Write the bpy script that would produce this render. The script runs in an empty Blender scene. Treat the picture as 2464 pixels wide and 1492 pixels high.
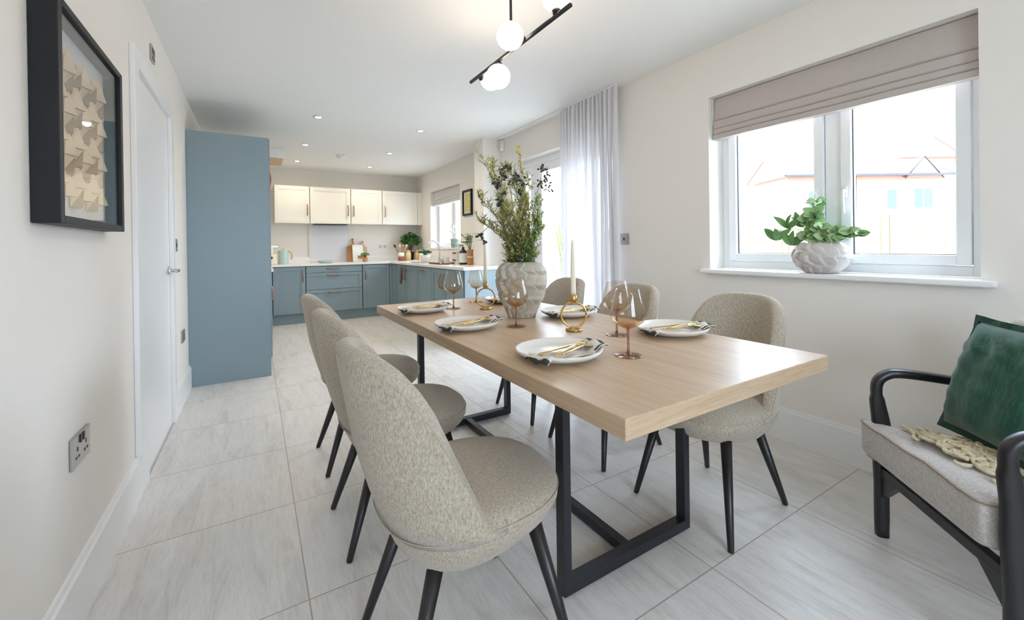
import bpy, bmesh, math, random
from mathutils import Vector, Matrix
SC = bpy.context.scene
COL = SC.collection
PI = math.pi
sin, cos = math.sin, math.cos

# ---------------------------------------------------------------- materials
def nmat(name):
    m = bpy.data.materials.new(name); m.use_nodes = True
    nt = m.node_tree; nt.nodes.clear()
    out = nt.nodes.new('ShaderNodeOutputMaterial')
    return m, nt, out
def N(nt, t, **kw):
    n = nt.nodes.new(t)
    for k, v in kw.items():
        if k in n.inputs: n.inputs[k].default_value = v
        else: setattr(n, k, v)
    return n
def rgb(c): return (c[0], c[1], c[2], 1.0)
def mix(nt, fac, a, b, mode='MIX'):
    n = nt.nodes.new('ShaderNodeMix'); n.data_type = 'RGBA'; n.blend_type = mode
    for s, v in ((0, fac), (6, a), (7, b)):
        if hasattr(v, 'is_output'): nt.links.new(v, n.inputs[s])
        else: n.inputs[s].default_value = v
    return n.outputs[2]
def ramp(nt, fac, stops):
    r = nt.nodes.new('ShaderNodeValToRGB')
    while len(r.color_ramp.elements) < len(stops): r.color_ramp.elements.new(0.5)
    for e, (p, c) in zip(r.color_ramp.elements, stops):
        e.position = p; e.color = rgb(c)
    nt.links.new(fac, r.inputs[0]); return r.outputs[0]
def coords(nt, scale=(1, 1, 1), rot=(0, 0, 0), kind='Object', loc=(0, 0, 0)):
    tc = nt.nodes.new('ShaderNodeTexCoord'); mp = nt.nodes.new('ShaderNodeMapping')
    mp.inputs['Scale'].default_value = scale; mp.inputs['Rotation'].default_value = rot; mp.inputs['Location'].default_value = loc
    nt.links.new(tc.outputs[kind], mp.inputs[0]); return mp.outputs[0]
def noise(nt, vec, scale, detail=3, rough=.55, dist=0):
    n = N(nt, 'ShaderNodeTexNoise', Scale=scale, Detail=detail, Roughness=rough, Distortion=dist)
    nt.links.new(vec, n.inputs['Vector']); return n.outputs[0]
def bump(nt, h, strength, dist=.002, normal=None):
    b = N(nt, 'ShaderNodeBump', Strength=strength, Distance=dist); nt.links.new(h, b.inputs['Height'])
    return b.outputs[0]
def plain(name, col, rough=.5, metal=0, spec=.5, nscale=0, namt=.05, bmp=0, coat=0, sheen=0, trans=0):
    m, nt, out = nmat(name)
    b = N(nt, 'ShaderNodeBsdfPrincipled', Roughness=rough, Metallic=metal)
    b.inputs['Base Color'].default_value = rgb(col)
    b.inputs['Specular IOR Level'].default_value = spec
    if coat: b.inputs['Coat Weight'].default_value = coat
    if sheen: b.inputs['Sheen Weight'].default_value = sheen
    nz = noise(nt, coords(nt), nscale or 18, 3)
    c = mix(nt, nz, rgb([x * (1 - namt) for x in col]), rgb([min(1, x * (1 + namt)) for x in col]))
    nt.links.new(c, b.inputs['Base Color'])
    if bmp: nt.links.new(bump(nt, nz, bmp), b.inputs['Normal'])
    nt.links.new(b.outputs[0], out.inputs[0])
    return m
def emit(name, col, s):
    m, nt, out = nmat(name)
    e = N(nt, 'ShaderNodeEmission', Strength=s); e.inputs[0].default_value = rgb(col)
    nt.links.new(e.outputs[0], out.inputs[0]); return m
M = {}
M['wall'] = plain('wall_paint', (.81, .775, .725), .85, spec=.2, nscale=60, namt=.012, bmp=.05)
M['ceil'] = plain('ceiling_paint', (.85, .845, .83), .9, spec=.15, nscale=60, namt=.01)
M['gloss'] = plain('white_gloss_trim', (.84, .84, .84), .3, nscale=5, namt=.01)
M['upvc'] = plain('white_window_frame', (.84, .86, .88), .25, nscale=5, namt=.01)
M['black'] = plain('black_frame_paint', (.010, .011, .013), .5, spec=.3, nscale=30, namt=.2)
M['blackmetal'] = plain('black_powder_metal', (.012, .014, .019), .38, nscale=60, namt=.2)
M['blackwood'] = plain('black_stained_wood', (.012, .011, .012), .35, nscale=40, namt=.25)
M['blue'] = plain('blue_cabinet_paint', (.235, .31, .345), .42, nscale=8, namt=.02)
M['cream'] = plain('cream_cabinet_paint', (.80, .775, .71), .4, nscale=8, namt=.01)
M['quartz'] = plain('white_quartz', (.84, .81, .79), .25, nscale=40, namt=.03)
M['splash'] = plain('pale_splashback', (.72, .72, .76), .18, nscale=4, namt=.01)
M['chrome'] = plain('chrome', (.62, .63, .66), .12, 1, namt=.02)
M['steel'] = plain('brushed_steel', (.5, .49, .47), .32, 1, namt=.04)
M['copper'] = plain('copper_handle', (.42, .21, .14), .38, 1, namt=.06)
M['gold'] = plain('gold_cutlery', (.80, .53, .20), .2, 1, namt=.05)
M['brass'] = plain('antique_brass', (.55, .36, .13), .34, 1, nscale=50, namt=.12)
M['ceramic'] = plain('stoneware_glaze', (.74, .71, .66), .3, nscale=50, namt=.05)
M['vase'] = plain('matt_cream_ceramic', (.50, .455, .38), .38, nscale=30, namt=.05)
M['potw'] = plain('white_ribbed_ceramic', (.60, .56, .53), .45, nscale=30, namt=.04)
M['wax'] = plain('ivory_wax', (.85, .80, .64), .45, nscale=9, namt=.02)
M['plastic'] = plain('white_plastic', (.82, .82, .81), .4, nscale=5, namt=.01)
M['dark'] = plain('dark_plastic', (.02, .02, .022), .4, nscale=12, namt=.1)
M['mint'] = plain('mint_enamel', (.42, .56, .51), .35, nscale=9, namt=.02)
M['wood_l'] = plain('pale_wood', (.60, .40, .22), .5, nscale=22, namt=.12)
M['wood_d'] = plain('orange_wood', (.42, .20, .07), .5, nscale=22, namt=.15)
M['pasta'] = plain('dry_pasta', (.72, .52, .22), .6, nscale=90, namt=.3)
M['amberfill'] = plain('amber_jar_fill', (.26, .07, .03), .35, nscale=20, namt=.1)
M['greenpotmat'] = plain('sage_pot', (.36, .45, .40), .5, nscale=15, namt=.04)
M['label'] = plain('label_paper', (.74, .75, .72), .7, nscale=35, namt=.08)
M['leafdark'] = plain('dark_green_leaf', (.035, .12, .025), .4, nscale=25, namt=.35)
M['leafmid'] = plain('fresh_green_leaf', (.14, .30, .10), .42, nscale=25, namt=.3)
M['leafpale'] = plain('pale_green_leaf', (.34, .50, .24), .42, nscale=25, namt=.25)
M['olive'] = plain('olive_foliage', (.38, .40, .11), .55, nscale=40, namt=.4)
M['sprig'] = plain('sage_yellow_foliage', (.55, .55, .24), .55, nscale=40, namt=.35)
M['yellow'] = plain('yellow_blossom', (.72, .55, .17), .6, nscale=40, namt=.25)
M['stem'] = plain('brown_green_stem', (.13, .12, .04), .6, nscale=30, namt=.3)
M['berry'] = plain('navy_berry', (.018, .032, .058), .4, nscale=60, namt=.5)
M['berryd'] = plain('plum_berry', (.045, .022, .03), .35, nscale=60, namt=.5)
M['soil'] = plain('soil', (.03, .02, .012), .9, nscale=60, namt=.4)
M['napkin'] = plain('linen_napkin', (.66, .60, .53), .85, nscale=120, namt=.12, bmp=.3)
M['napedge'] = plain('dark_green_napkin_trim', (.035, .045, .035), .85, nscale=120, namt=.3)
M['rope'] = plain('cream_wool', (.60, .52, .36), .95, nscale=160, namt=.3, bmp=.6)
M['towel'] = plain('grey_tea_towel', (.16, .13, .13), .95, nscale=60, namt=.25)
M['brick'] = plain('pale_red_brick', (.34, .16, .115), .9, nscale=2, namt=.08)
M['roof'] = plain('roof_tile', (.22, .16, .14), .9, nscale=2, namt=.1)
M['farpane'] = plain('house_window_glass', (.05, .065, .10), .5, nscale=3, namt=.05)
M['fence'] = plain('fence_timber', (.34, .26, .15), .9, nscale=6, namt=.12)
M['paving'] = plain('pale_paving', (.60, .57, .52), .9, nscale=3, namt=.08)
M['bush'] = plain('garden_leaf', (.34, .30, .10), .7, nscale=9, namt=.3)
M['paperart'] = plain('gold_folded_paper', (.62, .47, .30), .42, .7, nscale=9, namt=.05)
M['mat'] = plain('white_mount_board', (.72, .74, .76), .8, nscale=9, namt=.01)

def wood_mat(nm='light_oak', sc_=(7, .55, 7), s2=(60, 1.6, 60)):
    m, nt, out = nmat(nm)
    v = coords(nt, sc_)
    n1 = noise(nt, v, 3.2, 6, .62, .6); n2 = noise(nt, coords(nt, s2), 3, 4, .6)
    a = ramp(nt, n1, [(.3, (.42, .285, .17)), (.5, (.51, .365, .235)), (.72, (.57, .425, .29))])
    c = mix(nt, .22, a, ramp(nt, n2, [(.35, (.33, .22, .13)), (.6, (.62, .48, .35))]))
    b = N(nt, 'ShaderNodeBsdfPrincipled', Roughness=.36); nt.links.new(c, b.inputs[0])
    nt.links.new(bump(nt, n2, .08, .001), b.inputs['Normal'])
    nt.links.new(b.outputs[0], out.inputs[0]); return m
M['oak'] = wood_mat()
M['oak_end'] = wood_mat('light_oak_end_grain', (1.2, 9, 16), (5, 60, 60))
def fabric(name, c0, c1, c2, stretch=(1, 1, .35), sc=850, bs=.3):
    m, nt, out = nmat(name)
    v = coords(nt, stretch)
    n1 = noise(nt, v, sc, 2, .7); n2 = noise(nt, v, sc * .3, 3, .6); n3 = noise(nt, coords(nt), 8, 2)
    s = nt.nodes.new('ShaderNodeMath'); s.operation = 'MULTIPLY_ADD'
    nt.links.new(n1, s.inputs[0]); s.inputs[1].default_value = .5
    h = nt.nodes.new('ShaderNodeMath'); h.operation = 'MULTIPLY'; nt.links.new(n2, h.inputs[0]); h.inputs[1].default_value = .5
    nt.links.new(h.outputs[0], s.inputs[2])
    c = ramp(nt, s.outputs[0], [(.36, c0), (.5, c1), (.64, c2)])
    b = N(nt, 'ShaderNodeBsdfPrincipled', Roughness=.92); nt.links.new(c, b.inputs[0])
    b.inputs['Specular IOR Level'].default_value = .15
    b.inputs['Sheen Weight'].default_value = .25
    nt.links.new(bump(nt, n1, bs, .0015), b.inputs['Normal'])
    nt.links.new(b.outputs[0], out.inputs[0]); return m
M['tweed'] = fabric('heathered_greige_fabric', (.25, .205, .155), (.40, .345, .27), (.55, .49, .405))
M['seam'] = plain('brown_seam', (.30, .22, .16), .9, nscale=120, namt=.15)
M['piping'] = plain('greige_piping', (.42, .35, .27), .9, nscale=120, namt=.15)
M['cushion'] = fabric('pale_boucle_fabric', (.40, .36, .33), (.52, .485, .455), (.63, .60, .57), (1, 1, 1), 420, .5)
M['green'] = fabric('green_velvet_linen', (.014, .055, .036), (.020, .078, .050), (.034, .108, .072), (1, 1, .1), 240, .25)
M['greentrim'] = plain('dark_green_flange', (.012, .05, .03), .9, nscale=90, namt=.2)
M['blind'] = plain('taupe_blind_fabric', (.50, .445, .415), .9, nscale=140, namt=.06, bmp=.2)
M['blindg'] = plain('light_grey_blind_fabric', (.60, .58, .57), .9, nscale=40, namt=.05)

def floor_mat():
    m, nt, out = nmat('porcelain_floor_tiles')
    tc = nt.nodes.new('ShaderNodeTexCoord'); sep = nt.nodes.new('ShaderNodeSeparateXYZ'); nt.links.new(tc.outputs['Object'], sep.inputs[0])
    def grid(o, off, pitch):
        a = nt.nodes.new('ShaderNodeMath'); a.operation = 'ADD'; nt.links.new(o, a.inputs[0]); a.inputs[1].default_value = -off
        d = nt.nodes.new('ShaderNodeMath'); d.operation = 'DIVIDE'; nt.links.new(a.outputs[0], d.inputs[0]); d.inputs[1].default_value = pitch
        p = nt.nodes.new('ShaderNodeMath'); p.operation = 'PINGPONG'; nt.links.new(d.outputs[0], p.inputs[0]); p.inputs[1].default_value = .5
        q = nt.nodes.new('ShaderNodeMath'); q.operation = 'LESS_THAN'; nt.links.new(p.outputs[0], q.inputs[0]); q.inputs[1].default_value = .0021 / pitch
        fl = nt.nodes.new('ShaderNodeMath'); fl.operation = 'FLOOR'; nt.links.new(d.outputs[0], fl.inputs[0])
        return q.outputs[0], fl.outputs[0]
    gx, ix = grid(sep.outputs[0], .133, .6); gy, iy = grid(sep.outputs[1], .885, .605)
    mx = nt.nodes.new('ShaderNodeMath'); mx.operation = 'MAXIMUM'; nt.links.new(gx, mx.inputs[0]); nt.links.new(gy, mx.inputs[1])
    cmb = nt.nodes.new('ShaderNodeCombineXYZ'); nt.links.new(ix, cmb.inputs[0]); nt.links.new(iy, cmb.inputs[1])
    wn = nt.nodes.new('ShaderNodeTexWhiteNoise'); wn.noise_dimensions = '3D'; nt.links.new(cmb.outputs[0], wn.inputs[0])
    vm = nt.nodes.new('ShaderNodeVectorMath'); vm.operation = 'MULTIPLY_ADD'
    nt.links.new(wn.outputs['Color'], vm.inputs[0]); vm.inputs[1].default_value = (7, 7, 7); nt.links.new(tc.outputs['Object'], vm.inputs[2])
    mp = nt.nodes.new('ShaderNodeMapping'); mp.inputs['Rotation'].default_value = (0, 0, .42); mp.inputs['Scale'].default_value = (9, 1.15, 1)
    nt.links.new(vm.outputs[0], mp.inputs[0])
    n1 = noise(nt, mp.outputs[0], 1.5, 8, .68, .9)
    mp2 = nt.nodes.new('ShaderNodeMapping'); mp2.inputs['Rotation'].default_value = (0, 0, .42); mp2.inputs['Scale'].default_value = (45, 5, 1)
    nt.links.new(vm.outputs[0], mp2.inputs[0]); n2 = noise(nt, mp2.outputs[0], 2.5, 5, .7, .4)
    n3 = noise(nt, tc.outputs['Object'], 230, 2, .6)
    base = ramp(nt, n1, [(.34, (.50, .47, .43)), (.47, (.66, .635, .60)), (.62, (.735, .715, .685)), (.75, (.77, .755, .73))])
    c = mix(nt, .34, base, ramp(nt, n2, [(.35, (.50, .475, .44)), (.55, (.76, .74, .715))]))
    c = mix(nt, .12, c, ramp(nt, n3, [(.4, (.52, .49, .46)), (.6, (.78, .76, .735))]))
    c = mix(nt, mx.outputs[0], c, rgb((.36, .32, .29)))
    b = N(nt, 'ShaderNodeBsdfPrincipled', Roughness=.38); nt.links.new(c, b.inputs[0])
    rr = ramp(nt, n2, [(.3, (.30, .30, .30)), (.7, (.46, .46, .46))]); nt.links.new(rr, b.inputs['Roughness'])
    nt.links.new(bump(nt, n3, .06, .001), b.inputs['Normal'])
    nt.links.new(b.outputs[0], out.inputs[0]); return m
M['floor'] = floor_mat()

def schlick(nt, k=1.0, f0=.045):
    lw = nt.nodes.new('ShaderNodeLayerWeight'); lw.inputs[0].default_value = .5
    p = nt.nodes.new('ShaderNodeMath'); p.operation = 'POWER'; nt.links.new(lw.outputs['Facing'], p.inputs[0]); p.inputs[1].default_value = 5
    a = nt.nodes.new('ShaderNodeMath'); a.operation = 'MULTIPLY_ADD'; nt.links.new(p.outputs[0], a.inputs[0]); a.inputs[1].default_value = (1 - f0) * k; a.inputs[2].default_value = f0 * k
    return a.outputs[0]
def glass_thin(name, col=(1, 1, 1), refl=.9, rough=0):
    m, nt, out = nmat(name)
    t = nt.nodes.new('ShaderNodeBsdfTransparent'); t.inputs[0].default_value = rgb(col)
    g = N(nt, 'ShaderNodeBsdfGlossy', Roughness=rough)
    mx = nt.nodes.new('ShaderNodeMixShader'); nt.links.new(schlick(nt, refl), mx.inputs[0])
    nt.links.new(t.outputs[0], mx.inputs[1]); nt.links.new(g.outputs[0], mx.inputs[2]); nt.links.new(mx.outputs[0], out.inputs[0])
    return m
M['pane'] = glass_thin('window_glass', (.97, .985, 1), .8)
M['picglass'] = glass_thin('picture_glass', (.97, .97, .97), .9)
M['jarglass'] = glass_thin('jar_glass', (.93, .94, .92), .9)
def amber_glass():
    m, nt, out = nmat('amber_wine_glass')
    tc = nt.nodes.new('ShaderNodeTexCoord'); sep = nt.nodes.new('ShaderNodeSeparateXYZ'); nt.links.new(tc.outputs['Object'], sep.inputs[0])
    mr = N(nt, 'ShaderNodeMapRange'); nt.links.new(sep.outputs[2], mr.inputs[0]); mr.inputs[1].default_value = .085; mr.inputs[2].default_value = .15
    c = ramp(nt, mr.outputs[0], [(0, (.80, .52, .32)), (.30, (.93, .85, .76)), (1, (.975, .955, .93))])
    t = nt.nodes.new('ShaderNodeBsdfTransparent'); nt.links.new(c, t.inputs[0])
    g = N(nt, 'ShaderNodeBsdfGlossy', Roughness=.02)
    mx = nt.nodes.new('ShaderNodeMixShader'); nt.links.new(schlick(nt), mx.inputs[0])
    nt.links.new(t.outputs[0], mx.inputs[1]); nt.links.new(g.outputs[0], mx.inputs[2]); nt.links.new(mx.outputs[0], out.inputs[0])
    return m
M['amber'] = amber_glass()
def stem_glass():
    m, nt, out = nmat('amber_solid_glass')
    b = N(nt, 'ShaderNodeBsdfPrincipled', Roughness=.04, IOR=1.45)
    b.inputs['Base Color'].default_value = (.55, .26, .12, 1); b.inputs['Transmission Weight'].default_value = .85
    nt.links.new(b.outputs[0], out.inputs[0]); return m
M['amberstem'] = stem_glass()
def curtain_mat():
    m, nt, out = nmat('sheer_white_curtain')
    d = nt.nodes.new('ShaderNodeBsdfDiffuse'); d.inputs[0].default_value = (.84, .82, .81, 1)
    tr = nt.nodes.new('ShaderNodeBsdfTranslucent'); tr.inputs[0].default_value = (.78, .78, .80, 1)
    w = noise(nt, coords(nt, (1, 1, 1)), 220, 2); c = mix(nt, w, rgb((.76, .75, .78)), rgb((.86, .85, .86))); nt.links.new(c, d.inputs[0])
    mx = nt.nodes.new('ShaderNodeMixShader'); mx.inputs[0].default_value = .30
    nt.links.new(d.outputs[0], mx.inputs[1]); nt.links.new(tr.outputs[0], mx.inputs[2])
    t = nt.nodes.new('ShaderNodeBsdfTransparent'); m2 = nt.nodes.new('ShaderNodeMixShader'); m2.inputs[0].default_value = .03
    nt.links.new(mx.outputs[0], m2.inputs[1]); nt.links.new(t.outputs[0], m2.inputs[2]); nt.links.new(m2.outputs[0], out.inputs[0])
    return m
M['curtain'] = curtain_mat()
M['globe'] = emit('lit_opal_globe', (1, .82, .64), 5.5)
M['spot'] = emit('lit_downlight', (1, .93, .82), 22)
def poster_mat():
    m, nt, out = nmat('small_print')
    v = nt.nodes.new('ShaderNodeTexVoronoi'); v.inputs['Scale'].default_value = 24; nt.links.new(coords(nt, (1, 1.6, 1)), v.inputs[0])
    c = ramp(nt, v.outputs['Distance'], [(.1, (.62, .30, .10)), (.35, (.72, .55, .20)), (.6, (.45, .46, .14)), (.8, (.80, .72, .52))])
    b = N(nt, 'ShaderNodeBsdfPrincipled', Roughness=.7); nt.links.new(c, b.inputs[0]); nt.links.new(b.outputs[0], out.inputs[0]); return m
M['poster'] = poster_mat()

# ---------------------------------------------------------------- helpers
def tag(o, label=None, cat=None, group=None, kind=None):
    if label: o['label'] = label
    if cat: o['category'] = cat
    if group: o['group'] = group
    if kind: o['kind'] = kind
    return o
def thing(name, label, cat, loc=(0, 0, 0), rz=0, group=None):
    o = bpy.data.objects.new(name, None); COL.objects.link(o); o.empty_display_size = .05
    o.location = loc; o.rotation_euler = (0, 0, rz)
    return tag(o, label, cat, group)
def obj(name, bm, m, parent=None, smooth=False, loc=None, rz=None):
    bmesh.ops.recalc_face_normals(bm, faces=bm.faces)
    me = bpy.data.meshes.new(name); bm.to_mesh(me); bm.free()
    for mm in (m if isinstance(m, (list, tuple)) else [m]): me.materials.append(mm)
    if smooth:
        for p in me.polygons: p.use_smooth = True
    o = bpy.data.objects.new(name, me); COL.objects.link(o)
    if parent is not None: o.parent = parent
    if loc is not None: o.location = loc
    if rz is not None: o.rotation_euler = (0, 0, rz)
    return o
def struct(name, bm, m, parent=None, smooth=False, label=None):
    o = obj(name, bm, m, parent, smooth)
    if parent is None: o['kind'] = 'structure'
    return o
def B(): return bmesh.new()
def box(bm, x0, x1, y0, y1, z0, z1, bev=0, seg=2, mi=0, mat=None):
    t = bmesh.new(); bmesh.ops.create_cube(t, size=1)
    bmesh.ops.scale(t, vec=(x1 - x0, y1 - y0, z1 - z0), verts=t.verts)
    bmesh.ops.translate(t, vec=((x0 + x1) / 2, (y0 + y1) / 2, (z0 + z1) / 2), verts=t.verts)
    if bev: bmesh.ops.bevel(t, geom=t.edges[:], offset=bev, segments=seg, affect='EDGES', profile=.5)
    merge(bm, t, mi, mat)
def merge(bm, t, mi=0, mat=None):
    mp = {}
    for v in t.verts: mp[v] = bm.verts.new(mat @ v.co if mat else v.co)
    for f in t.faces:
        try:
            nf = bm.faces.new([mp[v] for v in f.verts]); nf.material_index = mi; nf.smooth = f.smooth
        except ValueError: pass
    t.free()
def rings(bm, rs, close=True, cap0=True, cap1=True, mi=0, smooth=True):
    """loft a list of rings (lists of points)"""
    vs = [[bm.verts.new(p) for p in r] for r in rs]; n = len(vs[0])
    for a, b in zip(vs, vs[1:]):
        for i in range(n if close else n - 1):
            f = bm.faces.new((a[i], a[(i + 1) % n], b[(i + 1) % n], b[i])); f.smooth = smooth; f.material_index = mi
    if close and cap0: f = bm.faces.new(vs[0][::-1]); f.material_index = mi
    if close and cap1: f = bm.faces.new(vs[-1]); f.material_index = mi
    return vs
def lathe(bm, prof, n=32, c=(0, 0, 0), mi=0, cap0=True, cap1=True, rf=None):
    rs = []
    for (r, z) in prof:
        rs.append([(c[0] + (r * (rf(2 * PI * i / n, z) if rf else 1)) * cos(2 * PI * i / n), c[1] + (r * (rf(2 * PI * i / n, z) if rf else 1)) * sin(2 * PI * i / n), c[2] + z) for i in range(n)])
    rings(bm, rs, True, cap0, cap1, mi)
def tube(bm, pts, rad, n=8, mi=0, cap=True, flat=1.0):
    pts = [Vector(p) for p in pts]; k = len(pts)
    rad = rad if isinstance(rad, (list, tuple)) else [rad] * k
    prev = None; rs = []
    for i, p in enumerate(pts):
        d = (pts[min(i + 1, k - 1)] - pts[max(i - 1, 0)])
        if d.length < 1e-9: d = Vector((0, 0, 1))
        d.normalize()
        if prev is None:
            a = Vector((0, 0, 1)) if abs(d.z) < .9 else Vector((1, 0, 0))
            u = d.cross(a).normalized()
        else:
            u = (prev - d * prev.dot(d)); u = u.normalized() if u.length > 1e-6 else d.cross(Vector((1, 0, 0))).normalized()
        prev = u; w = d.cross(u)
        rs.append([tuple(p + (u * cos(2 * PI * j / n) + w * sin(2 * PI * j / n) * flat) * rad[i]) for j in range(n)])
    rings(bm, rs, True, cap, cap, mi)
def sphere(bm, c, r, mi=0, u=16, v=10, sz=1):
    lathe(bm, [(r * sin(PI * i / v), -r * sz * cos(PI * i / v)) for i in range(1, v)], u, c, mi)
def smoothpath(pts, n=6):
    """catmull-rom resample"""
    P = [Vector(p) for p in pts]; out = []
    for i in range(len(P) - 1):
        p0 = P[max(i - 1, 0)]; p1 = P[i]; p2 = P[i + 1]; p3 = P[min(i + 2, len(P) - 1)]
        for k in range(n):
            t = k / n
            out.append(.5 * ((2 * p1) + (p2 - p0) * t + (2 * p0 - 5 * p1 + 4 * p2 - p3) * t * t + (3 * p1 - p0 - 3 * p2 + p3) * t ** 3))
    out.append(P[-1]); return out
def leaf(bm, p, d, up, L, W, droop=.2, mi=0, seg=4):
    """a cupped leaf blade starting at p, growing along d"""
    p = Vector(p); d = Vector(d).normalized(); up = Vector(up)
    s = d.cross(up); s = s.normalized() if s.length > 1e-5 else Vector((1, 0, 0)); u = s.cross(d).normalized()
    rows = []
    for i in range(seg + 1):
        t = i / seg; w = W * .5 * sin(PI * min(1, t * .92 + .06)) ** .8
        c = p + d * L * t - u * L * droop * t * t
        rows.append([bm.verts.new(c - s * w + u * w * .35), bm.verts.new(c), bm.verts.new(c + s * w + u * w * .35)])
    for a, b in zip(rows, rows[1:]):
        for j in (0, 1):
            f = bm.faces.new((a[j], a[j + 1], b[j + 1], b[j])); f.material_index = mi; f.smooth = True
def copy_tree(o, parent=None):
    c = o.copy(); COL.objects.link(c); c.parent = parent
    for ch in list(o.children): copy_tree(ch, c)
    return c

XL, XR, YB, YN, H = -.475, 2.55, 7.57, -1.9, 2.40

# ---------------------------------------------------------------- room shell
bm = B(); box(bm, XL - .3, XR + .3, YN - .3, YB + .3, -.12, 0); struct('floor', bm, M['floor'])
bm = B(); box(bm, XL - .3, XR + .3, YN - .3, YB + .3, H, H + .15); struct('ceiling', bm, M['ceil'])
# left wall with a door opening
D0, D1, DH = 2.60, 3.49, 2.0
bm = B()
box(bm, XL - .3, XL, YN, D0, 0, H); box(bm, XL - .3, XL, D1, YB, 0, H); box(bm, XL - .3, XL, D0, D1, DH, H)
box(bm, XL - .3, XL - .14, D0, D1, 0, DH)
struct('wall_left', bm, M['wall'])
bm = B(); box(bm, XL - .3, XR + .3, YB, YB + .3, 0, H); struct('wall_back', bm, M['wall'])
# near wall with a wide garden window behind the viewer
bm = B(); NW = (-.2, 1.2, .60, 2.1)
box(bm, XL - .3, NW[0], YN - .3, YN, 0, H); box(bm, NW[1], XR + .3, YN - .3, YN, 0, H)
box(bm, NW[0], NW[1], YN - .3, YN, 0, NW[2]); box(bm, NW[0], NW[1], YN - .3, YN, NW[3], H)
struct('wall_near', bm, M['wall'])
# right wall: dining window, patio doors, kitchen window
W1 = (.475, 1.683, .955, 2.075); PD = (2.50, 4.15, 0, 2.085); W2 = (5.61, 6.82, 1.088, 2.055)
bm = B(); T = .30
def wseg(y0, y1, z0=0, z1=H): box(bm, XR, XR + T, y0, y1, z0, z1)
wseg(YN, W1[0]); wseg(W1[0], W1[1], 0, W1[2] - .03); wseg(W1[0], W1[1], W1[3], H); wseg(W1[1], PD[0])
wseg(PD[0], PD[1], PD[3], H); wseg(PD[1], W2[0]); wseg(W2[0], W2[1], 0, W2[2]); wseg(W2[0], W2[1], W2[3], H); wseg(W2[1], YB)
struct('wall_right', bm, M['wall'])
bm = B(); box(bm, 2.30, XR, 4.40, 4.63, 0, H); struct('wall_return', bm, M['wall'])
# skirting
def skirt(bm, x0, x1, y0, y1, axis):
    box(bm, x0, x1, y0, y1, 0, .168)
    if axis == 'L': box(bm, x0, x0 + (x1 - x0) * .55, y0, y1, .168, .186)
    else: box(bm, x1 - (x1 - x0) * .55, x1, y0, y1, .168, .186)
bm = B(); skirt(bm, XL, XL + .018, YN, 2.70, 'L'); skirt(bm, XL, XL + .018, 3.57, 4.315, 'L'); struct('baseboard_left', bm, M['gloss'])
bm = B(); skirt(bm, XR - .018, XR + .001, YN, PD[0], 'R'); skirt(bm, XR - .018, XR + .001, PD[1], 4.165, 'R'); struct('baseboard_right', bm, M['gloss'])
# door with lining and lever
bm = B()
box(bm, XL, XL + .021, 2.52, 2.605, .186, 2.07, .003); box(bm, XL, XL + .021, 3.485, 3.57, 0, 2.07, .003); box(bm, XL, XL + .021, 2.605, 3.485, 1.985, 2.07, .003)
box(bm, XL - .14, XL, 2.60, 2.625, 0, 2.0); box(bm, XL - .14, XL, 3.465, 3.49, 0, 2.0); box(bm, XL - .14, XL, 2.625, 3.465, 1.975, 2.0)
struct('trim_1', bm, M['gloss'])
bm = B(); box(bm, XL - .045, XL + .002, 2.70, 3.462, .006, 1.972, .002); box(bm, XL - .045, XL + .002, 2.628, 2.6995, .006, 1.972, .002)
dr = struct('door_1', bm, M['gloss'])
bm = B(); t = bmesh.new(); lathe(t, [(.025, 0), (.026, .004), (.024, .009), (.011, .011), (.010, .05), (.011, .056)], 24)
merge(bm, t, 0, Matrix.Translation((XL + .002, 3.425, .995)) @ Matrix.Rotation(PI / 2, 4, 'Y'))
tube(bm, smoothpath([(XL + .05, 3.425, .995), (XL + .055, 3.41, .995), (XL + .056, 3.36, .993), (XL + .054, 3.305, .995)]), [.009] * 19, 12)
h = obj('lever_handle', bm, M['chrome'], dr, True); h['label'] = 'polished chrome lever handle'

# ---------------------------------------------------------------- windows
def pane(name, parent, x, y0, y1, z0, z1):
    bm = B(); box(bm, x, x + .006, y0, y1, z0, z1); return obj(name, bm, M['pane'], parent)
def frame_rect(bm, x0, x1, y0, y1, z0, z1, w, bev=.004):
    box(bm, x0, x1, y0, y0 + w, z0, z1, bev); box(bm, x0, x1, y1 - w, y1, z0, z1, bev)
    box(bm, x0, x1, y0 + w, y1 - w, z0, z0 + w, bev); box(bm, x0, x1, y0 + w, y1 - w, z1 - w, z1, bev)
def window_handle(parent, x, y, z):
    bm = B(); box(bm, x - .010, x, y - .011, y + .011, z - .032, z + .032, .004)
    tube(bm, smoothpath([(x - .006, y, z + .005), (x - .032, y, z + .002), (x - .038, y, z - .03), (x - .034, y, z - .075), (x - .030, y, z - .115)]), .008, 10)
    o = obj('window_handle', bm, M['plastic'], parent, True); return o
bm = B(); frame_rect(bm, 2.70, 2.77, W1[0], W1[1], W1[2], W1[3], .05); box(bm, 2.70, 2.77, 1.01, 1.085, W1[2] + .05, W1[3] - .05, .004)
w1 = struct('window_1', bm, M['upvc'])
for y0, y1, hy in ((.527, 1.008, .985), (1.087, 1.631, 1.112)):
    bm = B(); frame_rect(bm, 2.682, 2.745, y0, y1, W1[2] + .052, W1[3] - .052, .047)
    s = obj('window_sash', bm, M['upvc'], w1)
    bm = B(); frame_rect(bm, 2.704, 2.716, y0 + .045, y1 - .045, W1[2] + .095, W1[3] - .095, .007, 0); obj('glazing_gasket', bm, M['dark'], s)
    pane('window_pane', s, 2.71, y0 + .04, y1 - .04, W1[2] + .09, W1[3] - .09)
    window_handle(s, 2.682, hy, 1.385)
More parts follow.
